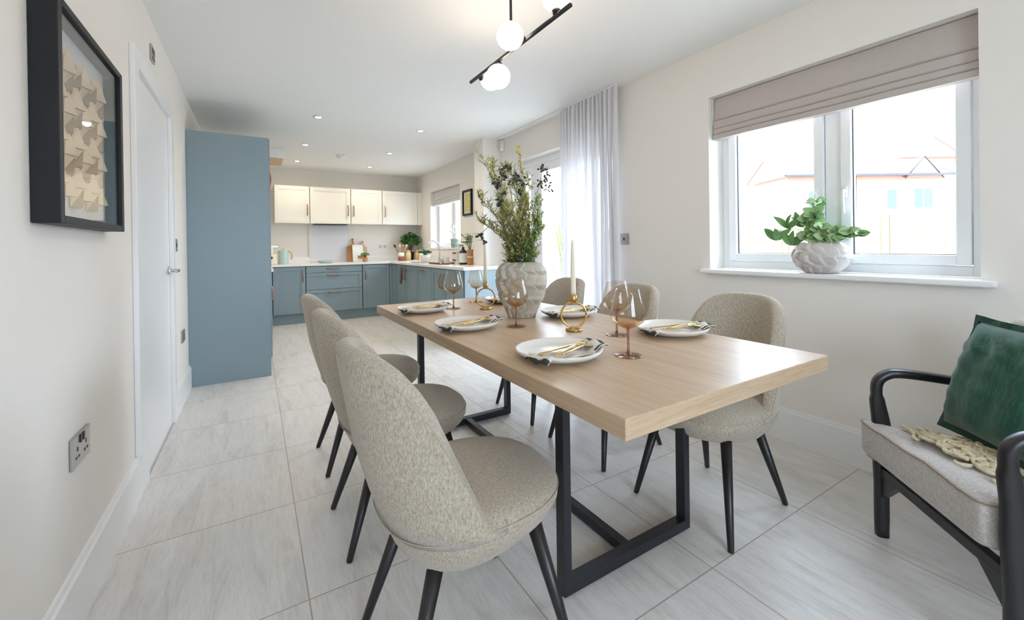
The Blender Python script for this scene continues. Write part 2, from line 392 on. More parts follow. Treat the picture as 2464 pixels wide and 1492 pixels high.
bm = B(); box(bm, XR - .0005, 2.70, W1[0] + .001, W1[1] - .001, W1[2] - .028, W1[2])
box(bm, 2.50, XR - .0008, W1[0] - .05, W1[1] + .045, W1[2] - .028, W1[2], .008, 3)
obj('window_sill', bm, M['gloss'], w1)
# kitchen window
bm = B(); frame_rect(bm, 2.70, 2.77, *W2, .05); box(bm, 2.70, 2.77, 6.12, 6.19, W2[2] + .05, W2[3] - .05, .004)
w2 = struct('window_2', bm, M['upvc'])
for y0, y1, hy in ((5.662, 6.118, 6.095), (6.192, 6.768, 6.215)):
    bm = B(); frame_rect(bm, 2.682, 2.745, y0, y1, W2[2] + .052, W2[3] - .052, .047); s = obj('window_sash', bm, M['upvc'], w2)
    pane('window_pane', s, 2.71, y0 + .04, y1 - .04, W2[2] + .09, W2[3] - .09); window_handle(s, 2.682, hy, 1.45)
bm = B(); box(bm, 2.53, 2.70, W2[0] + .001, W2[1] - .001, W2[2] + .0005, W2[2] + .022, .004); obj('window_sill', bm, M['quartz'], w2)
# patio doors
bm = B(); X0 = 2.66
box(bm, X0, X0 + .07, PD[1] - .07, PD[1], 0, PD[3], .004); box(bm, X0, X0 + .07, PD[0], PD[0] + .07, 0, PD[3], .004)
box(bm, X0, X0 + .07, PD[0] + .07, PD[1] - .07, PD[3] - .075, PD[3], .004); box(bm, X0, X0 + .07, PD[0] + .07, PD[1] - .07, 0, .03, .004)
box(bm, X0, X0 + .07, 3.80, 3.87, .03, PD[3] - .075, .004)
d2 = struct('door_2', bm, M['upvc'])
for y0, y1 in ((3.872, 4.078), (3.19, 3.798), (2.572, 3.186)):
    bm = B(); w = .05 if y0 > 3.8 else .085
    box(bm, X0 - .01, X0 + .05, y0, y0 + w, .032, PD[3] - .077, .004); box(bm, X0 - .01, X0 + .05, y1 - w, y1, .032, PD[3] - .077, .004)
    box(bm, X0 - .01, X0 + .05, y0 + w, y1 - w, .032, .19, .004); box(bm, X0 - .01, X0 + .05, y0 + w, y1 - w, PD[3] - .165, PD[3] - .077, .004)
    s = obj('door_leaf', bm, M['upvc'], d2); pane('door_pane', s, X0 + .015, y0 + w - .005, y1 - w + .005, .185, PD[3] - .16)
# near window behind the viewer
bm = B()
for (a, b) in ((NW[0], NW[0] + .05), (NW[1] - .05, NW[1]), (.47, .53)): box(bm, a, b, YN - .2, YN - .14, NW[2], NW[3], .004)
box(bm, NW[0] + .05, NW[1] - .05, YN - .2, YN - .14, NW[2], NW[2] + .05); box(bm, NW[0] + .05, NW[1] - .05, YN - .2, YN - .14, NW[3] - .05, NW[3])
w3 = struct('window_3', bm, M['upvc'])
bm = B(); box(bm, NW[0] + .04, NW[1] - .04, YN - .175, YN - .17, NW[2] + .04, NW[3] - .04); obj('window_pane', bm, M['pane'], w3)

# ---------------------------------------------------------------- blinds
def roman(name, label, x, y0, y1, zt, zb, folds, m, th=.022):
    t = thing(name, label, 'blind', (x, (y0 + y1) / 2, zt))
    hw = (y1 - y0) / 2; bm = B(); n = 40
    L = len(folds); prof = [(-.004, 0)]; z = 0
    drop = zt - zb
    zs = [0] + [zt - f for f in folds] + [drop]
    rows = [(0, 0), (-.006, zs[1] - .012)]
    for i in range(1, len(zs) - 1):
        rows += [(-.010 - .004 * i, zs[i] - .003), (-.004 - .004 * i, zs[i]), (-.012 - .004 * i, zs[i] + .006), (-.011 - .004 * i, zs[i + 1] - .008)]
    rows += [(-.012 - .004 * L, drop), (.004, drop)]
    grid = []
    for (dx, dz) in rows:
        grid.append([(dx + .0022 * sin(7.3 * k / n + dz * 9) + .0016 * sin(23 * k / n - dz * 30), -hw + 2 * hw * k / n, -dz - .0015 * sin(9 * k / n + dz * 17) * (1 if dz > .02 else 0)) for k in range(n + 1)])
    front = grid
    vs = [[bm.verts.new(p) for p in r] for r in front]
    bk = [[bm.verts.new((max(p[0] + .02, .018), p[1], p[2])) for p in r] for r in front]
    for a, b in zip(vs, vs[1:]):
        for i in range(n): f = bm.faces.new((a[i], a[i + 1], b[i + 1], b[i])); f.smooth = False
    for a, b in zip(bk, bk[1:]):
        for i in range(n): bm.faces.new((a[i], b[i], b[i + 1], a[i + 1]))
    for G in ((vs[0], bk[0]), (vs[-1], bk[-1])):
        for i in range(n): bm.faces.new((G[0][i], G[1][i], G[1][i + 1], G[0][i + 1]))
    for c in (0, n):
        for a, b, p, q in zip(vs, vs[1:], bk, bk[1:]): bm.faces.new((a[c], b[c], q[c], p[c]))
    obj('blind_fabric', bm, m, t)
    bm = B(); box(bm, .012, .04, -hw, hw, -.03, 0, .002); obj('headrail', bm, M['plastic'], t)
    return t
rb = roman('roman_blind', 'taupe folded roman blind half drawn over the dining window', 2.605, W1[0] + .008, W1[1] - .012, W1[3] - .004, 1.802, [1.925, 1.872, 1.836], M['blind'])
bm = B(); tube(bm, [(.0, 0, 0), (.0, .004, -.05), (.004, .0, -.16)], .0022, 6); o = obj('chain_cord', bm, M['wax'], rb, True); o.location = (-.02, .598, -.01)
roman('roman_blind', 'pale grey roman blind at the top of the kitchen window', 2.605, W2[0] + .01, W2[1] - .02, W2[3] - .004, 1.815, [1.90, 1.86], M['blindg'])

# ---------------------------------------------------------------- curtain and track
ct = thing('sheer_curtain', 'white sheer pleated floor length curtain beside the patio doors', 'curtain', (2.465, 2.80, 0))
bm = B(); n = 220; rs = []
for zz in (.012, .3, .8, 1.3, 1.8, 2.2, 2.34, 2.385):
    row = []; a = .026 * (1 if zz < 2.2 else (.8 if zz < 2.36 else .6))
    for k in range(n + 1):
        s = k / n; y = .335 - .72 * s + .006 * sin(s * 47 + zz)
        ph = s * 2 * PI * 14 + .5 * sin(s * 9) + .12 * sin(zz * 2 + s * 4)
        row.append((a * sin(ph) + .006 * sin(zz * 3 + s * 20), y + .006 * sin(ph * 2), zz))
    rs.append(row)
rings(bm, rs, close=False)
obj('curtain_fabric', bm, M['curtain'], ct)
bm = B(); box(bm, -.036, .036, -.385, .335, 2.355, 2.387, .004) if False else None
tr = B(); box(tr, 2.455, 2.475, 2.415, 4.30, 2.387, 2.399, .002); bm.free()
o = obj('curtain_track', tr, M['plastic']); tag(o, 'slim white curtain track fixed to the ceiling above patio doors', 'curtain track')

# ---------------------------------------------------------------- dining table
tb = thing('dining_table', 'long light oak dining table on black metal frames', 'table', (1.1, 1.66, 0))
def L3(x, y, z=0): return (x - 1.1, y - 1.66, z)
bm = B(); box(bm, .647 - 1.1, 1.549 - 1.1, .62 - 1.66, 2.70 - 1.66, .713, .76, .002, 1); tto = obj('tabletop', bm, [M['oak'], M['oak_end']], tb)
for p_ in tto.data.polygons:
    if abs(p_.normal.y) > .9: p_.material_index = 1
for yy in (1.05, 2.405):
    bm = B(); y0 = yy - 1.66; y1 = y0 + .042
    box(bm, .819 - 1.1, .849 - 1.1, y0, y1, .007, .7125, .0015, 1); box(bm, 1.412 - 1.1, 1.442 - 1.1, y0, y1, .007, .7125, .0015, 1)
    box(bm, .849 - 1.1, 1.412 - 1.1, y0, y1, .007, .045, .0015, 1); box(bm, .849 - 1.1, 1.412 - 1.1, y0, y1, .690, .7125, .0015, 1)
    f = obj('leg_frame', bm, M['blackmetal'], tb)
    for xx in (.834, 1.427):
        bm = B(); lathe(bm, [(.012, 0), (.013, .004), (.010, .0075)], 14, (xx - 1.1, y0 + .021, 0)); obj('levelling_foot', bm, M['dark'], f)
bm = B(); box(bm, 1.112 - 1.1, 1.148 - 1.1, 1.092 - 1.66, 2.405 - 1.66, .008, .043, .0015, 1); obj('stretcher', bm, M['blackmetal'], tb)

# ---------------------------------------------------------------- dining chairs
def sup(a, b, th, n, c=(0, 0)):
    ct_, st_ = cos(th), sin(th)
    return (c[0] + a * math.copysign(abs(ct_) ** (2 / n), ct_), c[1] + b * math.copysign(abs(st_) ** (2 / n), st_))
def chair(label):
    t = thing('dining_chair', label, 'chair', group='upholstered dining chairs around the oak table')
    # seat and shell share one rounded plan that narrows towards the underside
    XBK = [(.30, .13), (.32, .165), (.35, .190), (.39, .208), (.44, .229), (.50, .247), (.55, .262), (.62, .281), (.70, .295), (.75, .303), (.80, .313), (.89, .325)]
    YHW = [(.30, .15), (.33, .178), (.35, .195), (.37, .212), (.395, .226), (.43, .234), (.60, .240), (.75, .245), (.89, .242)]
    def lut(T, z):
        if z <= T[0][0]: return T[0][1]
        for (a, va), (b, vb) in zip(T, T[1:]):
            if z <= b: return va + (vb - va) * (z - a) / (b - a)
        return T[-1][1]
    prof = [(.332, .090, .0), (.336, .060, .0), (.346, .030, .0), (.362, .010, .0), (.385, .002, 0), (.41, 0, 0), (.438, 0, 0), (.446, .002, .004), (.458, .008, .01), (.470, .024, .03), (.479, .052, .06), (.485, .095, .10), (.489, .15, .15)]
    bm = B(); rs = []
    for (z, ins, insr) in prof:
        r = []
        for i in range(60):
            th = 2 * PI * i / 60; hb_ = lut(YHW, z) - (insr if z > .44 else 0)
            a = (.286 - ins) if cos(th) >= 0 else (lut(XBK, z) - .002 - insr)
            x, y = sup(a, hb_, th, 2.45)
            zz = z + (.022 if z < .40 else 0) * max(0, x / .286) - (.018 * max(0, -x / .25) if z > .44 else 0)
            r.append((x, y, zz))
        rs.append(r)
    rings(bm, rs); seat = obj('seat', bm, M['tweed'], t, True)
    bm = B(); pts = []
    for i in range(73):
        th = 2 * PI * i / 72; x, y = sup(.2865 if cos(th) >= 0 else .2275, .2345, th, 2.45); pts.append((x, y, .440 - .012 * max(0, -x / .25)))
    tube(bm, pts, .0016, 6); obj('seat_piping', bm, M['piping'], seat, True)
    # wrap-around backrest
    U = [(0, .432), (.09, .455), (.235, .548), (.39, .655), (.52, .745), (.62, .797), (.72, .836), (.82, .862), (.91, .877), (1.0, .884)]
    def ztop(u):
        u = max(0, min(1, u))
        for (a, za), (b, zb) in zip(U, U[1:]):
            if u <= b: return za + (zb - za) * (u - a) / (b - a)
        return U[-1][1]
    def pt(ph, tt, off):
        zt = ztop(cos(ph) ** .9 if cos(ph) > 0 else 0); z0 = .420 if off < .001 else .455
        z = z0 + (zt - z0) * tt
        x, y = sup(lut(XBK, z) - off, lut(YHW, z) + .002 - off, PI - ph, 2.45)
        return Vector((x, y, z))
    NP = 52; phm = 1.64; rs = []
    for i in range(NP + 1):
        ph = -phm + 2 * phm * i / NP
        e = min(1, (phm - abs(ph)) / .45); th = .008 + .040 * math.sqrt(max(0, 1 - (1 - e) ** 2))
        o = [pt(ph, q, 0) for q in (0, .15, .3, .45, .6, .75, .88, .95)]
        zt = pt(ph, 1, 0); rim = []
        inn = [pt(ph, q, th) for q in (.95, .86, .74, .6, .45, .3, .15, 0)]
        a, b = o[-1], inn[0]; mid = (a + b) / 2; hgt = max(.010, zt.z - a.z)
        for k in range(1, 6):
            an = PI * k / 6; rim.append(Vector((mid.x + (a.x - mid.x) * cos(an), mid.y + (a.y - mid.y) * cos(an), a.z + (b.z - a.z) * k / 6 + hgt * sin(an))))
        rs.append([tuple(v) for v in o + rim + inn])
    bm = B(); rings(bm, rs, True, True, True); bk = obj('backrest', bm, M['tweed'], t, True)
    bm = B(); pts = [Vector(r[7]) for r in rs]; tube(bm, pts, .0019, 6); obj('back_piping', bm, M['piping'], bk, True)
    for (bx, by, tx, ty) in ((.235, .223, .15, .155), (.235, -.223, .15, -.155), (-.232, .183, -.115, .125), (-.232, -.183, -.115, -.125)):
        bm = B(); tube(bm, [(bx, by, 0), (bx + (tx - bx) * .02, by + (ty - by) * .02, .006), (tx, ty, .372 if bx > 0 else .350)], [.0095, .0115, .0215], 16); obj('leg', bm, M['blackwood'], t, True)
    return t
chl = {'A': 'nearest chair on the left side of the table, back turned to the viewer', 'B': 'middle chair on the left side, partly hidden by the nearest one',
       'C': 'farthest chair on the left side, closest to the blue kitchen units', 'G': 'nearest chair on the right side, under the dining window',
       'Mi': 'middle chair on the right side, seen behind the wine glasses', 'F': 'farthest chair on the right side, in front of the patio doors'}
ch0 = chair('greige ' + chl['A'])
spots = [('A', .490, 1.115, 0), ('B', .503, 1.773, 0), ('C', .520, 2.424, 0), ('G', 1.690, 1.115, PI), ('Mi', 1.690, 1.768, PI), ('F', 1.695, 2.405, PI)]
for i, (k, x, y, rz) in enumerate(spots):
    c = ch0 if i == 0 else copy_tree(ch0)
    c.location = (x, y, 0); c.rotation_euler = (0, 0, rz); c['label'] = 'greige ' + chl[k]

# ---------------------------------------------------------------- place settings
TT = .76
PR = .142
def plate_obj():
    bm = B(); random.seed(3)
    wob = lambda th, z: 1 + .012 * sin(2 * th + 1) + .008 * sin(3 * th)
    lathe(bm, [(.085, 0), (.088, .003), (.118, .009), (.136, .019), (.1415, .028), (.1405, .0315), (.137, .030), (.126, .021), (.110, .0145), (.085, .0125), (.03, .0120)], 56, rf=wob)
    return obj('dinner_plate', bm, M['ceramic'], None, True)
def napkin_obj():
    bm = B(); nx, ny = 30, 10; L, W = .275, .095
    def P(i, j, dz):
        u = i / nx; v = j / ny; x = (u - .5) * L; y = (v - .5) * W * (1 + .12 * sin(u * 5 + .6))
        z = .0185 + .004 * sin(u * 17 + v * 3) * sin(v * 9) + .006 * sin(v * PI * 3 + u * 4) * .4
        r = abs(x) / (L / 2)
        z += .0175 * max(0, (r - .62) / .38) ** .9 + (.012 * sin(min(1, max(0, (u - .74) / .26)) * PI))
        if u < .06: z -= .020 * (1 - u / .06)
        return (x, y, z + dz)
    top = [[bm.verts.new(P(i, j, .0035)) for j in range(ny + 1)] for i in range(nx + 1)]
    bot = [[bm.verts.new(P(i, j, 0)) for j in range(ny + 1)] for i in range(nx + 1)]
    for i in range(nx):
        for j in range(ny):
            mi = 1 if (i in (0, nx - 1, nx - 2) or (j == 0 and i > nx * .75)) else 0
            f = bm.faces.new((top[i][j], top[i][j + 1], top[i + 1][j + 1], top[i + 1][j])); f.material_index = mi; f.smooth = True
            f = bm.faces.new((bot[i][j], bot[i + 1][j], bot[i + 1][j + 1], bot[i][j + 1])); f.material_index = mi; f.smooth = True
    for i in range(nx):
        for j in (0, ny): f = bm.faces.new((top[i][j], top[i + 1][j], bot[i + 1][j], bot[i][j])); f.material_index = 0
    for j in range(ny):
        for i in (0, nx): f = bm.faces.new((top[i][j], top[i][j + 1], bot[i][j + 1], bot[i][j])); f.material_index = 1
    return obj('linen_napkin', bm, [M['napkin'], M['napedge']], None)
def flat_strip(bm, stations, th=.002):
    """stations: (x, halfwidth, z)"""
    rs = []
    for (x, w, z) in stations:
        rs.append([(x, -w, z), (x, -w * .6, z + th), (x, w * .6, z + th), (x, w, z), (x, w * .6, z - th * .6), (x, -w * .6, z - th * .6)])
    rings(bm, rs)
def knife_obj():
    bm = B(); flat_strip(bm, [(-.105, .003, 0), (-.10, .0062, 0), (-.05, .0048, 0), (-.005, .0040, 0), (.004, .007, 0), (.06, .0088, 0), (.095, .007, 0), (.108, .001, 0)], .0026)
    return obj('table_knife', bm, M['gold'], None, True)
def spoon_obj():
    bm = B(); flat_strip(bm, [(-.095, .003, 0), (-.09, .006, 0), (-.05, .004, .001), (.0, .0028, .004), (.03, .0030, .0045), (.038, .008, .002), (.055, .017, -.001), (.075, .019, -.002), (.090, .011, .001), (.096, .002, .003)], .0024)
    return obj('dessert_spoon', bm, M['gold'], None, True)
def fork_obj():
    bm = B(); flat_strip(bm, [(-.098, .003, 0), (-.092, .006, 0), (-.05, .004, .001), (.01, .003, .004), (.03, .004, .004), (.040, .011, .002), (.055, .012, .0005)], .0022)
    for k in range(4):
        y = -.0095 + k * .0063; tube(bm, [(.053, y, .0005), (.075, y, .0008), (.098, y, .004)], [.0019, .0017, .001], 6)
    return obj('table_fork', bm, M['gold'], None, True)
P0, N0, K0, S0, F0 = plate_obj(), napkin_obj(), knife_obj(), spoon_obj(), fork_obj()
sets = [('A', .838, 1.088, 'in front of the nearest left chair', .10), ('B', .800, 1.705, 'in front of the middle left chair', .12), ('C', .805, 2.285, 'in front of the farthest left chair', .08),
        ('D', 1.435, 1.120, 'in front of the nearest right chair', -.30), ('E', 1.375, 1.705, 'in front of the middle right chair', -.05), ('F', 1.385, 2.345, 'half hidden behind the cream vase', .06)]
for i, (k, x, y, w, rz) in enumerate(sets):
    def cp(o): return o if i == 0 else copy_tree(o)
    p = cp(P0); p.location = (x, y, TT + .0006); tag(p, 'cream stoneware dinner plate ' + w, 'plate', 'stoneware plates on the oak table')
    def place(o, dx, dy, dz, r, lab, cat, grp):
        c = cos(rz); s = sin(rz); q = cp(o); q.location = (x + dx * c - dy * s, y + dx * s + dy * c, TT + dz); q.rotation_euler = (0, 0, rz + r); tag(q, lab, cat, grp); return q
    place(N0, -.005, -.052, .0006, 0, 'beige napkin with dark green edge on the plate ' + w, 'napkin', 'folded napkins on the plates')
    place(K0, -.02, -.030, .036, .12, 'gold knife resting on the napkin ' + w, 'knife', 'gold knives on the napkins')
    place(F0, .004, -.050, .0365, .30, 'gold fork resting on the napkin ' + w, 'fork', 'gold forks on the napkins')
    place(S0, .02, -.070, .036, .22, 'gold spoon resting on the napkin ' + w, 'spoon', 'gold spoons on the napkins')

# ---------------------------------------------------------------- wine glasses
def wine_glass():
    t = thing('wine_glass', '', 'glass', group='amber wine glasses on the oak table')
    bm = B(); outp = [(.0058, .086), (.018, .0915), (.036, .101), (.050, .112), (.0558, .124), (.0562, .134), (.053, .152), (.047, .178), (.0405, .203), (.0372, .216)]
    inn = [(r - .0009, z + .0006) for (r, z) in outp[1:]][::-1] + [(.003, .090)]
    lathe(bm, outp + [(.0367, .2165)] + inn, 40, cap0=False); obj('bowl', bm, M['amber'], t, True)
    bm = B(); lathe(bm, [(.0052, .0862), (.0046, .080), (.0042, .06), (.0040, .03), (.0048, .012), (.009, .006), (.0095, .0058)][::-1], 20, cap0=False); obj('stem', bm, M['amberstem'], t, True)
    bm = B(); lathe(bm, [(.042, 0), (.0435, .0012), (.042, .0026), (.020, .0045), (.009, .0062)], 40); obj('foot', bm, M['amberstem'], t, True)
    return t
g0 = wine_glass()
for i, (x, y, lb) in enumerate([(1.030, .972, 'nearest amber wine glass, right of the nearest left plate'), (1.232, 1.222, 'amber wine glass just behind the nearest one, left of the nearest right plate'),
                                (.996, 1.605, 'amber wine glass standing in front of the cream vase'), (.990, 2.290, 'amber wine glass beside the farthest left plate'),
                                (1.226, 2.465, 'farthest amber wine glass, left of the back candle')]):
    c = g0 if i == 0 else copy_tree(g0); c.location = (x, y, TT + .0004); c['label'] = lb

# ---------------------------------------------------------------- candles
def candle_holder(x, y, lb):
    t = thing('candle_holder', lb, 'candle holder', (x, y, TT + .0004), group='brass ring candle holders')
    bm = B(); lathe(bm, [(.033, 0), (.035, .003), (.034, .008), (.030, .010), (.012, .011), (.010, .016)], 32); obj('base', bm, M['brass'], t, True)
    bm = B(); pts = []
    for k in range(41):
        a = 2 * PI * k / 40; pts.append((.0505 * cos(a) * .854 * 1.05, -.0505 * cos(a) * .52 * 1.05, .067 + .0535 * sin(a)))
    tube(bm, pts, .0042, 10); obj('ring', bm, M['brass'], t, True)
    bm = B(); lathe(bm, [(.006, .118), (.012, .121), (.0165, .130), (.017, .138), (.0135, .148), (.0125, .151), (.011, .150)], 24); obj('candle_cup', bm, M['brass'], t, True)
def candle(x, y, lb):
    t = thing('taper_candle', lb, 'candle', (x, y, TT + .1508), group='ivory taper candles')
    bm = B(); lathe(bm, [(.0108, 0), (.0112, .02), (.0104, .10), (.0085, .18), (.0062, .222), (.0040, .232), (.0015, .234)], 20); obj('wax_body', bm, M['wax'], t, True)
    bm = B(); tube(bm, [(0, 0, .232), (.001, 0, .240)], .0009, 6); obj('wick', bm, M['wax'], t, True)
candle_holder(1.146, 1.385, 'brass ring candle holder in the middle of the table, nearest')
candle_holder(1.130, 2.150, 'brass ring candle holder behind the vase, farthest')
candle(1.146, 1.385, 'tall ivory taper candle in the nearest brass ring holder')
candle(1.130, 2.150, 'tall ivory taper candle in the farthest brass ring holder')

# ---------------------------------------------------------------- big vase and stems
VX, VY = 1.160, 1.815
def ribbed(bm, prof, n, ribs, amp, wob, kz, ph=0, inner=None):
    def rf(th, z):
        d = wob * sin(z * kz + ph) + wob * .4 * sin(z * kz * 2.1 + 1 + 2 * th)
        q = (ribs * (th + d) / (2 * PI)) % 1.0
        return 1 + amp * ((q / .80) ** .8 if q < .80 else max(0, 1 - (q - .80) / .20)) - amp * .5
    fine = []
    for (a, b) in zip(prof, prof[1:]):
        k = max(1, int(abs(b[1] - a[1]) / .004))
        for i in range(k): fine.append((a[0] + (b[0] - a[0]) * i / k, a[1] + (b[1] - a[1]) * i / k))
    fine.append(prof[-1]); lathe(bm, fine, n, rf=rf, cap1=False)
vs = thing('ribbed_vase', 'tall cream ceramic vase with wavy ribs in the middle of the table', 'vase', (VX, VY, TT + .0004))
bm = B(); ribbed(bm, [(.064, 0), (.070, .02), (.088, .06), (.106, .10), (.116, .14), (.121, .18), (.122, .21), (.118, .235), (.107, .257), (.090, .274), (.080, .281), (.074, .276), (.070, .262), (.068, .235)], 312, 13, .20, .10, 82)
obj('vase_body', bm, M['vase'], vs, True)
bm = B(); lathe(bm, [(.066, .23), (.02, .232)], 24); obj('vase_inner', bm, M['soil'], vs)

random.seed(11)
def rnd(a, b): return random.uniform(a, b)
def stem_path(bx, by, tip, bend=.04, n=9):
    b = Vector((VX + bx, VY + by, TT + .236)); t = Vector(tip)
    mid = (b + t) / 2; mid += Vector((bx * .5, by * .5, .05)) + Vector((rnd(-1, 1), rnd(-1, 1), 0)) * bend * .4
    neck = Vector((VX + bx * 1.25, VY + by * 1.25, TT + .30))
    return smoothpath([b, neck, mid, t], n)
def leafy(name, label, tip, m, group, llen=(.02, .035), lw=.35, dens=1.0, sub=5, start=.32, spread=.05, blossom=None):
    bx, by = rnd(-.042, .042), rnd(-.042, .042)
    pts = stem_path(bx, by, tip); t = thing(name, label, 'plant stem', tuple(pts[0]), group=group); o0 = Vector(pts[0])
    bm = B(); P = [p - o0 for p in pts]; tube(bm, P, [.0022 - .0014 * i / len(P) for i in range(len(P))], 5)
    lb = B(); k = len(P); bb = B()
    for s in range(sub * 6):
        f = start + (1 - start) * (s + rnd(0, 1)) / (sub * 6); i = min(k - 2, int(f * (k - 1))); p = P[i].lerp(P[i + 1], f * (k - 1) - i)
        a = rnd(0, 2 * PI); d = Vector((cos(a), sin(a), rnd(.5, 1.5))).normalized(); L = spread * rnd(.5, 1.3) * (1.15 - .5 * f)
        q = [p, p + d * L * .5 + Vector((0, 0, .004)), p + d * L + Vector((0, 0, .004))]
        tube(bm, q, [.0011, .0009, .0006], 4)
        for j in range(int(6 * dens)):
            u = (j + 1) / (6 * dens); pp = q[0].lerp(q[2], u); aa = rnd(0, 2 * PI); dd = (d * .8 + Vector((cos(aa), sin(aa), rnd(-.3, .7)))).normalized()
            LL = rnd(*llen); leaf(lb, pp, dd, (0, 0, 1), LL, LL * lw, rnd(-.1, .3), 0, 3)
            if blossom and random.random() < blossom:
                sphere(bb, tuple(pp + dd * .006), rnd(.0035, .006), 0, 7, 5)
    obj('stem', bm, M['stem'], t, True); obj('foliage', lb, m, t)
    if len(bb.verts): obj('blossom', bb, M['yellow'], t, True)
    else: bb.free()
    return t
G1, G2 = 'olive greenery stems in the vase', 'pale green stems in the vase'
for i, (x, z, y) in enumerate([(.94, 1.545, 1.80), (1.02, 1.53, 1.86), (1.07, 1.44, 1.74), (.93, 1.37, 1.84), (1.0, 1.46, 1.72), (1.10, 1.34, 1.90), (1.05, 1.24, 1.76), (.96, 1.25, 1.88), (1.02, 1.31, 1.70), (1.08, 1.52, 1.80)]):
    lab = 'thin bushy olive green stem in the left half of the vase arrangement'
    leafy('foliage_stem', lab, (x, y, z), M['olive'] if i % 2 else M['sprig'], G1, llen=(.014, .030), lw=.26, dens=1.6, sub=8, spread=.062, start=.22)
for i, (x, z, y) in enumerate([(1.18, 1.42, 1.84), (1.24, 1.36, 1.78), (1.21, 1.30, 1.90), (1.27, 1.26, 1.84), (1.16, 1.33, 1.74), (1.25, 1.20, 1.75), (1.20, 1.47, 1.80)]):
    leafy('foliage_stem', 'airy pale green stem in the right half of the vase arrangement', (x, y, z), M['leafpale'] if i % 2 else M['sprig'], G2, llen=(.012, .024), lw=.55, dens=1.3, sub=7, spread=.058, start=.22, blossom=.10)
leafy('blossom_stem', 'tallest stem in the vase, with small yellow blossoms up its tip', (1.140, 1.79, 1.615), M['sprig'], None, llen=(.008, .016), lw=.6, dens=.9, sub=7, start=.45, spread=.022, blossom=.30)
# short dense leaves above the rim
leafy('foliage_stem', 'short green leafy stem right above the vase rim', (1.13, 1.79, 1.20), M['leafmid'], None, llen=(.02, .034), lw=.45, dens=1.5, sub=7, start=.02, spread=.05)
leafy('foliage_stem', 'short bright green leafy stem at the right of the vase rim', (1.21, 1.80, 1.19), M['leafmid'], None, llen=(.02, .034), lw=.45, dens=1.5, sub=7, start=.02, spread=.045)
def berries(label, tip, mid, cl, m, rad=.0064, lf=3, start=(0, 0)):
    b = Vector((VX + start[0], VY + start[1], TT + .236))
    pts = smoothpath([b, Vector(mid), Vector(tip)], 8); t = thing('berry_sprig', label, 'berry sprig', tuple(b), group='berry sprigs in the vase')
    bm = B(); P = [p - b for p in pts]; tube(bm, P, [.0020 - .0008 * i / len(P) for i in range(len(P))], 5)
    bb = B(); lv = B()
    for (cx, cy, cz, n, sp) in cl:
        c = Vector((cx, cy, cz)) - b; near = min(P, key=lambda p: (p - c).length)
        tube(bm, [near, (near + c) / 2 + Vector((0, 0, .006)), c], [.0012, .001, .0008], 4)
        for k in range(n):
            d = Vector((rnd(-1, 1), rnd(-1, 1), rnd(-1, 1))); d = d.normalized() * sp * rnd(.35, 1)
            tube(bm, [c, c + d], [.0006, .0005], 3); sphere(bb, tuple(c + d), rad * rnd(.75, 1.1), 0, 9, 6)
        for k in range(lf):
            a = rnd(0, 2 * PI); leaf(lv, c, (cos(a), sin(a), rnd(0, .8)), (0, 0, 1), rnd(.03, .045), .014, .3, 0, 4)
    obj('stem', bm, M['stem'], t, True); obj('berries', bb, m, t, True)
    if len(lv.verts): obj('leaves', lv, M['olive'], t)
    else: lv.free()
berries('big cluster of navy berries high on the left of the vase', (1.03, 1.72, 1.475), (1.10, 1.77, 1.25), [(1.00, 1.72, 1.465, 20, .040), (1.055, 1.70, 1.44, 18, .040), (.975, 1.73, 1.42, 12, .030), (1.03, 1.73, 1.50, 8, .026)], M['berry'], start=(-.02, -.03))
berries('small navy berry cluster at mid height on the left of the vase', (.99, 1.73, 1.335), (1.10, 1.77, 1.16), [(.99, 1.73, 1.335, 11, .030), (1.01, 1.73, 1.365, 6, .02)], M['berry'], start=(-.03, -.02))
berries('lone berry sprig drooping far left, level with the back candle tip', (.918, 1.78, 1.185), (1.03, 1.79, 1.235), [(.913, 1.78, 1.175, 9, .022), (.926, 1.78, 1.148, 6, .018)], M['berry'], lf=1, start=(-.03, 0))
berries('open dark berry sprig highest on the right of the vase', (1.285, 1.78, 1.53), (1.22, 1.79, 1.28), [(1.285, 1.78, 1.525, 10, .034), (1.30, 1.78, 1.50, 5, .03)], M['berryd'], .0065, 2, start=(.03, 0))
berries('plum berry sprig spreading over the patio door, right of the vase', (1.33, 1.80, 1.43), (1.24, 1.80, 1.25), [(1.275, 1.78, 1.44, 16, .036), (1.335, 1.80, 1.42, 8, .03), (1.31, 1.79, 1.465, 7, .028)], M['berryd'], .0055, 3, start=(.03, .02))
berries('navy berries in the centre of the arrangement', (1.115, 1.72, 1.44), (1.13, 1.76, 1.22), [(1.115, 1.72, 1.43, 10, .03), (1.10, 1.73, 1.385, 6, .02)], M['berry'], lf=2, start=(0, -.03))
berries('few navy berries hanging at the left of the vase rim', (1.105, 1.725, 1.08), (1.12, 1.75, 1.06), [(1.100, 1.725, 1.075, 7, .018), (1.092, 1.725, 1.055, 4, .012)], M['berry'], lf=2, start=(-.02, -.03))

